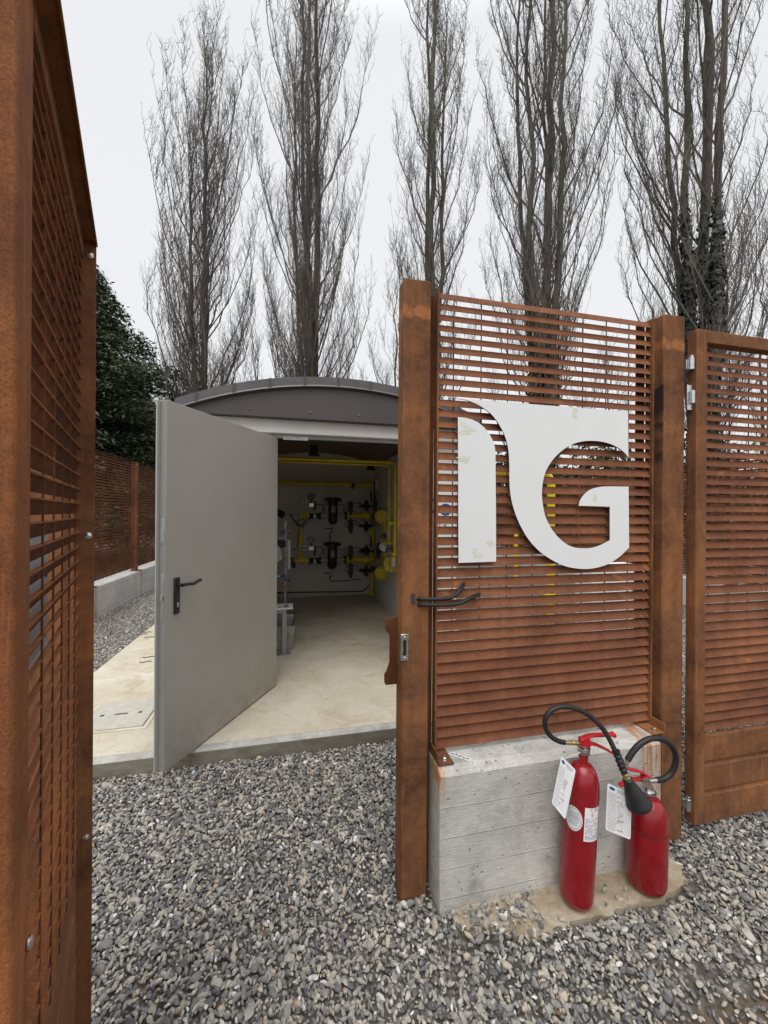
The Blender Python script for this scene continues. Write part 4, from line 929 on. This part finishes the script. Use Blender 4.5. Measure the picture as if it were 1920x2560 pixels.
for i in range(7): mb.box(p.x-.33+.045*i, p.x-.30+.045*i, YT+.02+(i % 3)*.04, YT+.05+(i % 3)*.045, zt+.0142, zt+.0146, 1+(i % 2))
for i in range(5): mb.box(p.x-.01, p.x+.04, YT+.02+.028*i, YT+.035+.028*i, zt+.0124, zt+.0128, 2)
mb.build('paper', [M_card, M_printblue, M_print], TY, smooth=False)
mb = MB(); y0 = YT+.10; a = c4(262, 1930, y0).x; b = c4(285, 1690, y0); zb = b.z
for (u0, u1, v0, v1) in ((0, 1, 0, 0), (0, 1, 1, 1)): pass
bt = [(a-.42, y0), (a, y0), (a-.02, y0+.42), (a-.40, y0+.42)]; tp = [(b.x-.50, y0-.03), (b.x, y0-.03), (b.x, y0+.47), (b.x-.5, y0+.47)]
vs = [(x, y, SZ+.012) for x, y in bt]+[(x, y, zb) for x, y in tp]; vi = [(x+(.012 if k in (0, 3) else -.012), y+(.012 if k < 2 else -.012), SZ+.03) for k, (x, y) in enumerate(bt)]+[(x+(.012 if k in (0, 3) else -.012), y+(.012 if k < 2 else -.012), zb) for k, (x, y) in enumerate(tp)]
mb.add(vs+vi, [(0, 1, 2, 3)]+[(i, (i+1) % 4, 4+(i+1) % 4, 4+i) for i in range(4)]+[(8, 9, 10, 11)]+[(8+i, 8+(i+1) % 4, 12+(i+1) % 4, 12+i) for i in range(4)]+[(4+i, 4+(i+1) % 4, 12+(i+1) % 4, 12+i) for i in range(4)])
tag(mb.build('metal_trough', M_galv, loc=(a-.2, y0+.2, SZ), smooth=False), 'open grey sheet metal trough standing behind the metal stand', 'trough')

# ------------------------------------------------------------------ yellow pipe and cabinet outside, seen through the louvres
p = at(1378, 1180, 3.9); q = at(1250, 1180, 3.9)
YP = thing('vent_pipe', 'yellow gas pipe bend standing outside the hut, seen through the letters', 'pipe', (p.x, 3.9, .1))
mb = MB(); mb.tube(bend([(p.x, 3.9, .1), (p.x, 3.9, p.z), (q.x-.1, 3.9, p.z)], .14, 8), .044, 18); mb.build('pipe', M_yellow, YP)
mb = MB(); flange(mb, (p.x, 3.9, .62), (0, 0, 1), .085, .03, bolts=8); mb.build('flange', M_yellow, YP)
mb = MB(); r0 = at(1290, 1325, 3.9); mb.tube(bend([(p.x, 3.9, r0.z), (r0.x, 3.9, r0.z), (r0.x, 3.9, r0.z-.5)], .06), .024, 12); mb.build('branch', M_yellow, YP)
a = at(1480, 1409, 4.15); b = at(1592, 1409, 4.15)
CB = thing('cabinet', 'white electrical cabinet standing behind the louvre panel right of the hut', 'cabinet', ((a.x+b.x)/2, 4.3, .1))
mb = MB(); mb.box(a.x, b.x, 4.15, 4.45, -.03, a.z); mb.build('housing', M_card, CB, bev=.006)
mb = MB(); mb.box(a.x+.03, b.x-.03, 4.142, 4.1495, .18, a.z-.04); d = mb.build('door', M_card, CB, bev=.002)
mb = MB(); mb.box(b.x-.07, b.x-.05, 4.128, 4.1415, .5, .6); mb.build('handle', M_black, d)

# ------------------------------------------------------------------ fire extinguishers
def K7(x, y, Y): return at(1320+x*.2712, 1720+y*.2712, Y)
def card(name, cs, par, seed, kind):
    rnd = random.Random(seed); A, B_, C_, D_ = cs      # top-left, top-right, bottom-right, bottom-left
    nrm = (B_-A).cross(D_-A).normalized()
    if nrm.dot(CAM-A) < 0: nrm = -nrm
    P_ = lambda u, v, o=0: A*(1-u)*(1-v)+B_*u*(1-v)+C_*u*v+D_*(1-u)*v+nrm*o
    mb = MB(); cc = []
    for (cu, cv, a0) in ((.07, .05, 180), (.93, .05, 270), (.93, .95, 0), (.07, .95, 90)):
        for k in range(4):
            q = R_(a0+30*k); cc.append(P_(cu+.07*math.cos(q), cv+.05*math.sin(q)))
    mb.prism(cc, -nrm*.0009); o = mb.build(name, M_card, par, smooth=False)
    mb = MB(); e = .0006
    def bar(u0, v0, u1, v1, wd, mi):
        d_ = V((u1-u0, v1-v0, 0)); L = d_.length or 1; nx, ny = -d_.y/L*wd, d_.x/L*wd
        mb.add([P_(u0-nx, v0-ny, e), P_(u1-nx, v1-ny, e), P_(u1+nx, v1+ny, e), P_(u0+nx, v0+ny, e)], [(0, 1, 2, 3)], mi)
    mb.add([P_(.2+.12*math.cos(t), .075+.034*math.sin(t), e) for t in [2*math.pi*i/20 for i in range(20)]], [tuple(range(20))], 1)
    for i in range(4): bar(.13+.04*i, .068, .15+.04*i, .084, .004, 2)
    rows = 15
    for i in range(rows):
        v = .17+.054*i; bar(.06, v, .94, v, .0016, 0)
        u = .08
        while u < .34:
            l = rnd.uniform(.03, .09); bar(u, v+.022, min(u+l, .36), v+.022, .006, 3); u += l+.02
    for u in (.05, .38, .62, .95): bar(u, .17, u, .93, .0022, 0)
    for i in range(3): bar(.4, .05+.03*i, .4+rnd.uniform(.3, .5), .05+.03*i, .006, 3)
    for i in range(rows-1):
        if rnd.random() < .72:
            v = .19+.054*i; u = .41+rnd.uniform(0, .05); pv = (u, v+rnd.uniform(0, .02))
            n = rnd.randint(6, 16)
            for k in range(n):
                nx_ = (pv[0]+rnd.uniform(.008, .03), v+rnd.uniform(-.004, .032))
                if nx_[0] > .93: break
                bar(pv[0], pv[1], nx_[0], nx_[1], .0042, 2); pv = nx_
    mb.build('printed_text', [M_grey, M_printblue, M_print, simple('pale_ink_%d' % seed, (.28, .30, .38), .7)][:4] if False else [M_grey, M_printblue, M_print, M_ink], o, smooth=False)
    return o
M_ink = simple('pale_print_ink', (.26, .28, .36), .7)
M_redplastic = simple('red_handle_paint', (.50, .012, .02), .33, var=.06)

X1, Y1 = 1.098, 1.332
E1 = thing('fire_extinguisher', 'tall slim red carbon dioxide fire extinguisher with black horn leaning against the plinth', 'fire extinguisher', (X1, Y1, .0105), group='red fire extinguishers')
b1 = V((X1, Y1, .0105)); ax1 = V((.058, .004, 1)).normalized(); R1 = .0635
prof = [(.0, .0), (.034, .0), (.047, .005), (.057, .017), (.0625, .035), (R1, .055)]+[(R1, .05+.4*i/4) for i in range(1, 5)]
for i in range(1, 9):
    t = i/8*math.pi/2; prof.append((.018+(R1-.018)*math.cos(t), .45+.098*math.sin(t)))
prof += [(.0175, .552), (.0175, .580), (.0165, .584)]
mb = MB(); mb.lathe(prof, b1, ax1, 56); body = mb.build('cylinder', M_red, E1, ang=50)
top = b1+ax1*.584
mb = MB(); mb.lathe([(.021, 0), (.023, .003), (.023, .011), (.017, .012), (.017, .016), (.024, .018), (.024, .024), (.016, .028), (.015, .036)], top, ax1, 24); mb.build('valve_collar', M_zinc, E1)
def flatbar(mb, path, wd, th):
    # strip swept along a path in a vertical plane, wd sideways, th thick
    path = [V(p) for p in path]; hv = (path[-1]-path[0]); side = hv.cross(UP).normalized()
    for i in range(len(path)-1):
        a, b = path[i], path[i+1]; d_ = (b-a).normalized(); up_ = side.cross(d_)
        mb.obox((a+b)/2, d_, side, up_, (b-a).length/2+.0008, wd/2, th/2)
hy = Y1-.004
mb = MB(); flatbar(mb, smoothpath([K7(478, 470, hy), K7(540, 432, hy-.002), K7(600, 420, hy-.008), K7(700, 415, hy-.016), K7(785, 412, hy-.022)], 4), .022, .0085); c_ = K7(786, 414, hy-.022); mb.lathe([(.0085, -.011), (.0085, .011)], c_, (RT.cross(UP)), 12)
mb.build('lever', M_redplastic, E1, bev=.0018)
mb = MB(); c_ = K7(520, 480, hy); mb.obox(c_, (1, -.1, -.12), (.1, 1, 0), (0, 0, 1), .021, .012, .017); mb.build('valve_block', M_redplastic, E1, bev=.004)
mb = MB(); flatbar(mb, smoothpath([K7(545, 492, hy-.004), K7(620, 505, hy-.006), K7(700, 540, hy-.012), K7(760, 572, hy-.018), K7(790, 598, hy-.022)], 4), .022, .007); mb.build('carrying_handle', M_redplastic, E1, bev=.0018)
mb = MB(); mb.tube([K7(478, 492, hy), K7(410, 490, hy)], .0095, 6); mb.tube([K7(412, 490, hy), K7(332, 487, hy+.001)], .0078, 12); mb.build('brass_union', M_brass, E1, bev=.001)
hose = smoothpath([K7(336, 487, hy), K7(285, 475, hy), K7(215, 435, hy-.002), K7(165, 365, hy-.004), K7(158, 280, hy-.006), K7(200, 205, hy-.008), K7(290, 162, hy-.01), K7(400, 165, hy-.014), K7(510, 205, hy-.02), K7(620, 285, hy-.03), K7(700, 375, hy-.042), K7(755, 465, hy-.055), K7(800, 560, hy-.07)], 7)
mb = MB(); mb.tube(hose, .0095, 14); hs = mb.build('hose', M_rubber, E1)
ga, gb_ = K7(808, 560, hy-.072), K7(890, 770, hy-.092)
mb = MB(); d_ = gb_-ga; L = d_.length
pr = []
for i in range(25):
    t = i/24; pr.append((.0125+.003*(1-t)*.0+.0022*math.sin(t*math.pi*10)+.0015*(1-abs(2*t-1)), L*t))
pr[0] = (.014, 0); mb.lathe(pr, ga, d_, 18); mb.build('grip', M_rubber, E1)
d_ = (K7(1015, 1040, hy-.105)-gb_).normalized()
mb = MB(); mb.lathe([(.010, -.002), (.0125, .002), (.0125, .012), (.011, .013), (.0125, .016), (.0125, .024), (.010, .026)], gb_, d_, 16); mb.build('horn_union', M_brass, E1)
hb = gb_+d_*.022; Lh = (K7(1020, 1062, hy-.105)-hb).length
mb = MB(); mb.lathe([(.0135, 0), (.0175, .004), (.0185, .02), (.024, Lh*.3), (.034, Lh*.62), (.042, Lh*.85), (.0455, Lh*.93), (.0455, Lh), (.041, Lh), (.037, Lh*.85), (.02, Lh*.3), (.0, Lh*.25)], hb, d_, 36); mb.build('horn', M_rubber, E1)
card('service_tag', [K7(308, 612, Y1-.012), K7(440, 742, Y1-.062), K7(343, 1198, Y1-.078), K7(218, 1042, Y1-.03)], E1, 3, 0)
mb = MB(); mb.tube([K7(330, 640, Y1-.02), K7(430, 600, Y1-.03), K7(485, 575, Y1-.02)], .0008, 5); mb.build('tag_string', M_card, E1)
ph0 = math.atan2(-Y1, -X1)
U1 = ax1.cross(V((0, 1, 0))).normalized(); V1 = ax1.cross(U1).normalized()
def cyl(phi, h, r): return b1+ax1*h+(V((math.cos(phi), math.sin(phi), 0))-ax1*V((math.cos(phi), math.sin(phi), 0)).dot(ax1))*r
def cylpatch(mb, f, nu, nv, r, mi=0):   # f(u,v) -> (phi, h)
    vs = [cyl(*f(i/nu, j/nv), r) for j in range(nv+1) for i in range(nu+1)]
    mb.add(vs, [(j*(nu+1)+i, j*(nu+1)+i+1, (j+1)*(nu+1)+i+1, (j+1)*(nu+1)+i) for j in range(nv) for i in range(nu)], mi)
pA, pB, hA, hB = ph0+R_(12), ph0+R_(72), .285, .412
mb = MB(); cylpatch(mb, lambda u, v: (pA+(pB-pA)*u, hA+(hB-hA)*v), 14, 4, R1+.0004)
lbl = mb.build('instruction_label', M_card, E1)
mb = MB()
def lbar(u0, u1, v0, v1, mi): cylpatch(mb, lambda u, v: (pA+(pB-pA)*(u0+(u1-u0)*u), hA+(hB-hA)*(v0+(v1-v0)*v)), max(1, int((u1-u0)*12)), 1, R1+.0009, mi)
def ltext(s, u0, v0, size, mi):
    cu = bpy.data.curves.new('t', 'FONT'); cu.body = s; cu.size = size; cu.resolution_u = 3; o_ = bpy.data.objects.new('t', cu); C.objects.link(o_)
    me = o_.evaluated_get(bpy.context.evaluated_depsgraph_get()).to_mesh()
    mb.add([cyl(pA+(pB-pA)*u0+v.co.x/R1, hA+(hB-hA)*v0+v.co.y, R1+.001) for v in me.vertices], [tuple(p.vertices) for p in me.polygons], mi)
    bpy.data.objects.remove(o_); bpy.data.curves.remove(cu)
ltext('C O2', .28, .90, .016, 1)
ltext('E', .36, .74, .020, 2)
rnd = random.Random(5)
for i in range(15):
    v = .66-.043*i; u = .06
    while u < .92:
        l = rnd.uniform(.05, .2)
        if rnd.random() < .85: lbar(u, min(u+l, .94), v, v+.017, 0)
        u += l+.03
lbar(.05, .95, .675, .68, 0); lbar(.05, .95, .335, .34, 0); lbar(.05, .95, .13, .136, 1)
mb.build('printed_text', [M_ink, M_print, M_printred], lbl, smooth=False)
pC = ph0-R_(24); hC = .355
def disc(mb, r0, r1, mi, rr):
    n = 30; f = lambda q, k: cyl(pC+k*.034*math.cos(q)/R1, hC+k*.046*math.sin(q), rr)
    for i in range(n):
        a_, b_ = 2*math.pi*i/n, 2*math.pi*(i+1)/n
        for k in range(3):
            k0, k1 = r0+(r1-r0)*k/3, r0+(r1-r0)*(k+1)/3
            mb.add([f(a_, k0), f(b_, k0), f(b_, k1), f(a_, k1)], [(0, 1, 2, 3)], mi)
mb = MB(); disc(mb, 0.001, 1, 0, R1+.0004); ds = mb.build('round_sticker', M_card, E1)
mb = MB(); disc(mb, .80, .815, 0, R1+.0009)
for i in range(24):
    q = 2*math.pi*i/24; mb.quad(cyl(pC+.86*.034*math.cos(q)/R1, hC+.86*.046*math.sin(q), R1+.0009), cyl(pC+.93*.034*math.cos(q)/R1, hC+.93*.046*math.sin(q), R1+.0009),
        cyl(pC+.93*.034*math.cos(q+.12)/R1, hC+.93*.046*math.sin(q+.12), R1+.0009), cyl(pC+.86*.034*math.cos(q+.12)/R1, hC+.86*.046*math.sin(q+.12), R1+.0009))
for i in range(8):
    h_ = hC+.024-.0066*i; l = rnd.uniform(.25, .4); mi = 1 if i in (2, 3) else 0
    cylpatch(mb, lambda u, v: (pC-l+2*l*u, h_+.0022*v), 4, 1, R1+.0009, mi)
mb.build('printed_text', [M_ink, M_printblue], ds, smooth=False)


X2, Y2 = 1.43, 1.326; R2 = .0740
E2 = thing('fire_extinguisher', 'short wide red fire extinguisher with looped hose, beside the right end of the plinth', 'fire extinguisher', (X2, Y2, .0105), group='red fire extinguishers')
b2 = V((X2, Y2, .0105)); ax2 = V((.035, .01, 1)).normalized()
prof = [(.0, .0), (.05, .0), (.060, .005), (.069, .018), (.0728, .032), (.0732, .040), (R2, .044), (R2, .15), (R2, .235), (R2-.001, .245), (R2-.0002, .250)]
for i in range(1, 9):
    t = i/8*math.pi/2; prof.append((.024+(R2-.024)*math.cos(t), .255+.112*math.sin(t)))
prof += [(.022, .372), (.022, .380)]
mb = MB(); mb.lathe(prof, b2, ax2, 60); mb.build('cylinder', M_red, E2, ang=50)
mb = MB(); mb.lathe([(R2+.0003, .243), (R2+.0006, .247), (R2+.0003, .251)], b2, ax2, 60, caps=False); mb.build('weld_line', simple('dirty_weld', (.16, .008, .012), .6), E2)
top = b2+ax2*.380
mb = MB(); mb.lathe([(.028, 0), (.03, .003), (.03, .010), (.024, .012), (.019, .02), (.019, .03)], top, ax2, 24)
c_ = K7(1095, 850, Y2-.03); mb.lathe([(.013, -.006), (.015, 0), (.013, .006)], c_, (-.5, -1, 0), 18); mb.build('valve_collar', M_zinc, E2)
hy = Y2-.004
mb = MB(); flatbar(mb, smoothpath([K7(1115, 830, hy), K7(1090, 790, hy), K7(1020, 750, hy-.004), K7(950, 735, hy-.006), K7(905, 722, hy-.008)], 4), .020, .008); mb.build('lever', M_redplastic, E2, bev=.0018)
mb = MB(); flatbar(mb, smoothpath([K7(1075, 815, hy), K7(1010, 822, hy), K7(930, 840, hy-.004), K7(845, 880, hy-.006)], 4), .020, .007)
c_ = K7(1080, 820, hy); mb.obox(c_, (1, 0, -.2), (0, 1, 0), (.2, 0, 1), .018, .011, .014); mb.build('carrying_handle', M_redplastic, E2, bev=.0018)
mb = MB(); mb.tube([K7(1105, 842, hy-.01), K7(1188, 834, hy-.012)], .0095, 14); mb.build('hose_ferrule', M_zinc, E2)
h2 = smoothpath([K7(1185, 834, hy-.012), K7(1240, 826, hy-.014), K7(1300, 790, hy-.016), K7(1345, 725, hy-.02), K7(1362, 640, hy-.022), K7(1345, 555, hy-.024), K7(1290, 485, hy-.022), K7(1210, 450, hy-.02), K7(1120, 455, hy-.018), K7(1030, 505, hy-.014), K7(965, 575, hy-.01), K7(918, 650, hy-.008)], 7)
mb = MB(); mb.tube(h2, .0115, 14); mb.build('hose', M_rubber, E2)
mb = MB(); a = K7(918, 650, hy-.008); mb.tube([a, K7(893, 720, hy-.006)], [.0095, .007], 14); mb.tube([K7(893, 720, hy-.006), K7(872, 790, hy-.004)], .006, 10); mb.build('nozzle', M_zincdull, E2)
card('service_tag', [K7(733, 860, Y2-.05), K7(957, 962, Y2-.088), K7(945, 1385, Y2-.095), K7(714, 1292, Y2-.06)], E2, 8, 1)

# ------------------------------------------------------------------ vegetation
def wob(p, k): return p+V((random.gauss(0, k), random.gauss(0, k), random.gauss(0, k*.4)))
def upsweep(p0, az, reach, rise, n, k, pw=1.7):
    o = V((math.cos(az), math.sin(az), 0)); out = [p0]
    for i in range(1, n+1):
        s = i/n; out.append(wob(p0+o*(reach*(1-(1-s)**pw))+UP*(rise*s), k*(.5+s)))
    return out
def bare_tree(name, label, px, fwd, Ht, Rc, stems, seed, nb=34, cat='tree', group='tall bare poplars behind the hut', thick=.15, low=.08, steep=3.0, twig=M_twig, dens=1.0, splay=.35):
    random.seed(seed); x, y = gp(px, fwd); T = thing(name, label, cat, (x, y, -.05), group=group)
    tk = MB(); br = MB()
    prof = lambda t: (.93+.2*t if t < .45 else 1.0 if t < .6 else 1.0*(1-((t-.6)/.4)**1.9*.86))
    paths = []
    for k in range(stems):
        az = random.uniform(0, 6.28) if stems > 1 else 0; off = 0 if k == 0 else random.uniform(.5, 1)*splay
        z0 = 0 if k < 2 else random.uniform(.8, 3.2); hh = Ht*(1 if k == 0 else random.uniform(.72, .97)); n = 18; p = []
        for i in range(n+1):
            s = i/n; sp = off*Rc*(1-(1-s)**2.4); p.append(wob(V((x+math.cos(az)*sp, y+math.sin(az)*sp, z0+(hh-z0)*s)), .05*min(1, s*4)))
        r0 = thick*(1 if k == 0 else random.uniform(.55, .85)); rr = [r0*(1-(i/n))**.85+.012 for i in range(n+1)]
        p = [p[0]]+p[1:]; tk.tube(p, rr, 9); paths.append((p, rr, r0))
    for p, rr, r0 in paths:
        m = int(nb*dens*(1 if len(paths) < 3 else .8))
        for j in range(m):
            t = low+(.97-low)*((j+random.random())/m)
            if j % 5 == 0: t = random.uniform(low*.8, .32)
            f = t*(len(p)-1); i = min(int(f), len(p)-2); o_ = p[i].lerp(p[i+1], f-i)
            tz = o_.z/Ht; R = Rc*prof(min(1, tz+.09)); az = random.uniform(0, 6.28); dx = o_.x-x; dy = o_.y-y
            reach = max(.15, R*(random.uniform(.35, 1.05) if j % 3 else random.uniform(.8, 1.1))-math.hypot(dx, dy)*.35); rise = min(reach*random.uniform(steep*.75, steep*1.25)*(.5+min(.5, tz*1.6))+.4, max(.5, (Ht*1.02-o_.z)*.95))
            bp_ = upsweep(o_, az, reach, rise, 8, .045); b0 = min(.028, rr[i]*.38)*random.uniform(.7, 1)
            (tk if b0 > .025 else br).tube(bp_, [b0*(1-q/8)**.9+.005 for q in range(9)], 5, caps=False)
            for _ in range(int((7+rise*4.2)*dens)):
                q = random.uniform(.12, 1.0)*8; i2 = min(int(q), 7); s0 = bp_[i2].lerp(bp_[i2+1], q-i2)
                l = random.uniform(.6, 1.5)*(1.1-.3*tz); a2 = random.uniform(0, 6.28)
                sp_ = upsweep(s0, a2, l*random.uniform(.10, .34), l*random.uniform(.7, 1.25), 5, .035, 1.5)
                br.tube(sp_, [.0072, .006, .0053, .0047, .004, .003], 3, caps=False)
                for _ in range(random.randint(3, 5)):
                    q = random.uniform(.2, 1.0)*5; i3 = min(int(q), 4); t0 = sp_[i3].lerp(sp_[i3+1], q-i3); l2 = random.uniform(.16, .46)
                    tp = upsweep(t0, random.uniform(0, 6.28), l2*random.uniform(.2, .6), l2*random.uniform(.5, 1.05), 3, .022, 1.4)
                    br.tube(tp, [.0043, .0038, .0033, .0026], 3, caps=False)
    tk.build('trunk', M_bark, T, ang=60)
    br.build('crown', twig, T, ang=180)
    print(name, len(br.f)); return T, paths
bare_tree('poplar_tree', 'leftmost tall bare poplar beside the dark conifer, with the narrowest pointed crown', 506, 13, 17.3, 1.65, 3, 17, nb=50, thick=.13)
bare_tree('poplar_tree', 'tall bare poplar rising behind the arched roof of the hut', 785, 13.4, 24.5, 1.85, 5, 12, nb=36, thick=.15, splay=.55)
bare_tree('poplar_tree', 'tall bare poplar behind the left gate post and left end of the louvre panel', 1075, 13.6, 26, 1.6, 3, 23, nb=40, thick=.14, splay=.5)
_, ps4 = bare_tree('poplar_tree', 'broad bare poplar with several trunks rising above the middle of the louvre panel', 1368, 12.5, 27, 2.05, 5, 34, nb=34, thick=.16, splay=.65)
_, ps5 = bare_tree('poplar_tree', 'rightmost bare poplar with ivy clad trunks above the big gate', 1760, 11.2, 27, 2.4, 5, 45, nb=28, thick=.17, splay=.65)
for i, (px, fwd, Ht, Rc, sd_, lb) in enumerate([(640, 16, 8.2, 2.3, 61, 'low spreading bare tree between the two left poplars'), (985, 17, 11.5, 2.2, 62, 'slender bare tree left of the gate post, behind the hut roof'),
        (915, 15.5, 6.6, 1.7, 63, 'small bare tree just above the right slope of the hut roof'), (1620, 15, 8.5, 2.6, 64, 'bare scrubby tree between the two right poplars'), (1900, 14, 10.5, 2.8, 65, 'bare tree at the right edge above the big gate'), (430, 13.2, 6.4, 1.2, 66, 'thin pale bare shrub in front of the dark conifer')]):
    bare_tree('bare_tree', lb, px, fwd, Ht, Rc, 3, sd_, nb=13, group='small bare trees between the poplars', thick=.07, low=.12, steep=1.15, dens=.95, twig=M_twig_pale if i == 5 else M_twig, splay=.8)

def leaves(name, pts, nrm, size, mat, par=None, loc=None, aspect=.45):
    n = len(pts); s = size*rng.uniform(.55, 1.4, n)
    a = rng.normal(0, 1, (n, 3)); a -= nrm*(a*nrm).sum(1)[:, None]*.8; a /= np.linalg.norm(a, axis=1)[:, None]
    b = np.cross(nrm+rng.normal(0, .35, (n, 3)), a); b /= np.linalg.norm(b, axis=1)[:, None]
    c = np.cross(a, b)
    q = np.stack([pts-a*s[:, None], pts+b*(s*aspect)[:, None]+c*(s*.12)[:, None], pts+a*s[:, None], pts-b*(s*aspect)[:, None]+c*(s*.12)[:, None]], 1).reshape(-1, 3)
    off = np.array(loc if loc is not None else (0, 0, 0))
    if par is not None: off = np.array(W[par.name].translation)
    q = q-off
    me = bpy.data.meshes.new(name); me.vertices.add(4*n); me.vertices.foreach_set('co', q.astype(np.float32).ravel()); me.loops.add(4*n); me.loops.foreach_set('vertex_index', np.arange(4*n, dtype=np.int32))
    me.polygons.add(n); me.polygons.foreach_set('loop_start', np.arange(0, 4*n, 4, dtype=np.int32)); me.polygons.foreach_set('loop_total', np.full(n, 4, np.int32)); me.update(); me.validate()
    me.materials.append(mat); o = bpy.data.objects.new(name, me); C.objects.link(o)
    if par is not None: o.parent = par; W[o.name] = W[par.name]
    elif loc is not None: o.location = loc
    return o
def conifer(px, fwd, Ht, Rm, n_br, label, seed):
    random.seed(seed); x, y = gp(px, fwd); T = thing('conifer_tree', label, 'tree', (x, y, -.05), group='dark conifers on the left')
    mb = MB(); mb.tube([(x, y, 0), (x+.05, y, Ht*.5), (x, y, Ht*.97)], [.25, .15, .02], 8); P_ = []; N_ = []
    for k in range(n_br):
        z = .6+(Ht-.7)*(k+random.random())/n_br; t = z/Ht
        Rz = Rm*(1 if t < .48 else max(.04, (1-t)/.52)**.85)*random.uniform(.72, 1.06); az = k*2.4+random.uniform(-.5, .5)
        o_ = V((math.cos(az), math.sin(az), 0)); tip = V((x, y, z+random.uniform(-.35, .15)))+o_*Rz
        path = [V((x, y, z)), V((x, y, z+.18))+o_*Rz*.5, tip]; mb.tube(path, [.035, .02, .006], 4)
        m = int(40+Rz*95)
        for _ in range(m):
            s = random.random()**.45; c_ = V((x, y, z+.28*math.sin(s*2.6)-.25*s*s))+o_*Rz*s; sd_ = V((-o_.y, o_.x, 0))*random.gauss(0, .10+.20*(1-abs(s-.5))*min(Rz, 1.8))
            c_ += sd_+V((0, 0, random.gauss(-.05, .10))); P_.append(c_[:]); nn_ = V((random.gauss(0, .5), random.gauss(0, .5), 1))+o_*.4; N_.append(nn_.normalized()[:])
    mb.build('trunk', M_bark, T); leaves('crown', np.array(P_), np.array(N_), .085, M_leafdark, T, aspect=.30); print('conifer', len(P_))
conifer(95, 11.5, 10.6, 4.4, 520, 'big dense dark conifer behind the left fence', 71)
conifer(330, 14.8, 6.6, 2.4, 150, 'smaller dark conifer between the big conifer and the first poplar', 72)
# ivy on the trunks
def ivy(paths, zmax, rad, n, label):
    P_ = []; N_ = []
    for p, rr, r0 in paths:
        for _ in range(n):
            z = random.uniform(0, 1)**1.0*zmax*random.uniform(.75, 1); i = next((k for k in range(len(p)-1) if p[k+1].z > z), None)
            if i is None or p[0].z > z: continue
            f = (z-p[i].z)/(p[i+1].z-p[i].z); c_ = p[i].lerp(p[i+1], f); a = random.uniform(0, 6.28); r = rr[i]+random.uniform(.0, rad)*(1.2-z/zmax)
            d_ = V((math.cos(a), math.sin(a), .2)); P_.append((c_+d_*r)[:]); N_.append(d_.normalized()[:])
    l = paths[0][0][0]; o = leaves('ivy', np.array(P_), np.array(N_), .075, M_ivy, loc=tuple(l), aspect=.8); tag(o, label, 'ivy', 'ivy on the poplar trunks')
ivy(ps5[:3], 10.5, .17, 2200, 'dark ivy covering the trunks of the rightmost poplar'); ivy(ps4[:3], 7.0, .40, 2200, 'dark ivy round the foot of the poplar behind the louvre panel')
# hedge behind the fence on the right
P_ = []; N_ = []; pA_ = V((*gp(1190, 14.5), 0)); pB_ = V((*gp(2150, 14.0), 0))
for _ in range(26000):
    t = random.random(); c_ = pA_.lerp(pB_, t); hh = 3.3+.5*math.sin(t*23)+.35*math.sin(t*61); a = random.gauss(0, .45)
    P_.append((c_.x+random.gauss(0, .35), c_.y+a, random.random()**.7*hh)); v = V((random.gauss(0, 1), random.gauss(-.6, 1), random.gauss(.3, 1))).normalized(); N_.append(v[:])
o = leaves('hedge', np.array(P_), np.array(N_), .10, M_leafdark, loc=tuple(pA_), aspect=.5); tag(o, 'long dark evergreen hedge beyond the fence on the right', 'hedge')

# ------------------------------------------------------------------ every loose piece becomes a part of its own
KEEP = {'slat', 'slat_panel', 'printed_text', 'lettering', 'small_lettering', 'marking', 'sticker', 'paper', 'paper_strip', 'gravel', 'crown', 'trunk', 'ivy', 'hedge', 'leaf_litter', 'ground', 'concrete_slab', 'footing_pavement', 'gable_panel'}
def split(o):
    me = o.data; nv = len(me.vertices); par = list(range(nv))
    def find(i):
        while par[i] != i: par[i] = par[par[i]]; i = par[i]
        return i
    for e in me.edges:
        a, b = find(e.vertices[0]), find(e.vertices[1])
        if a != b: par[a] = b
    isl = {}
    for i in range(nv): isl.setdefault(find(i), []).append(i)
    if len(isl) < 2 or len(isl) > 200: return
    keys = list(isl); bb = []
    for k in keys:
        cs = [me.vertices[i].co for i in isl[k]]; bb.append(([min(c[a] for c in cs) for a in range(3)], [max(c[a] for c in cs) for a in range(3)]))
    g = list(range(len(keys)))
    def fg(i):
        while g[i] != i: i = g[i]
        return i
    tol = .0025
    for i in range(len(keys)):
        for j in range(i):
            if all(bb[i][0][a] <= bb[j][1][a]+tol and bb[j][0][a] <= bb[i][1][a]+tol for a in range(3)):
                x, y = fg(i), fg(j)
                if x != y: g[x] = y
    cl = {}
    for i in range(len(keys)): cl.setdefault(fg(i), []).append(i)
    if len(cl) < 2: return
    lst = list(cl.values()); owner = {}
    for n, c in enumerate(lst):
        for i in c:
            for v in isl[keys[i]]: owner[v] = n
    print('split', o.name, len(lst), 'TOP' if o.parent is None else '')
    if o.parent is None: return
    base = o.name.split('.')[0]
    for n in range(len(lst)-1, -1, -1):
        bm = bmesh.new(); bm.from_mesh(me); bm.verts.ensure_lookup_table()
        bmesh.ops.delete(bm, geom=[v for v in bm.verts if owner[v.index] != n], context='VERTS')
        m2 = bpy.data.meshes.new(base); bm.to_mesh(m2); bm.free()
        for m in me.materials: m2.materials.append(m)
        if n: 
            c = o.copy(); c.data = m2; C.objects.link(c); c.parent = o.parent
        else: last = m2
    o.data = last
for o in [o for o in list(sc.objects) if o.type == 'MESH' and o.name.split('.')[0] not in KEEP]: split(o)
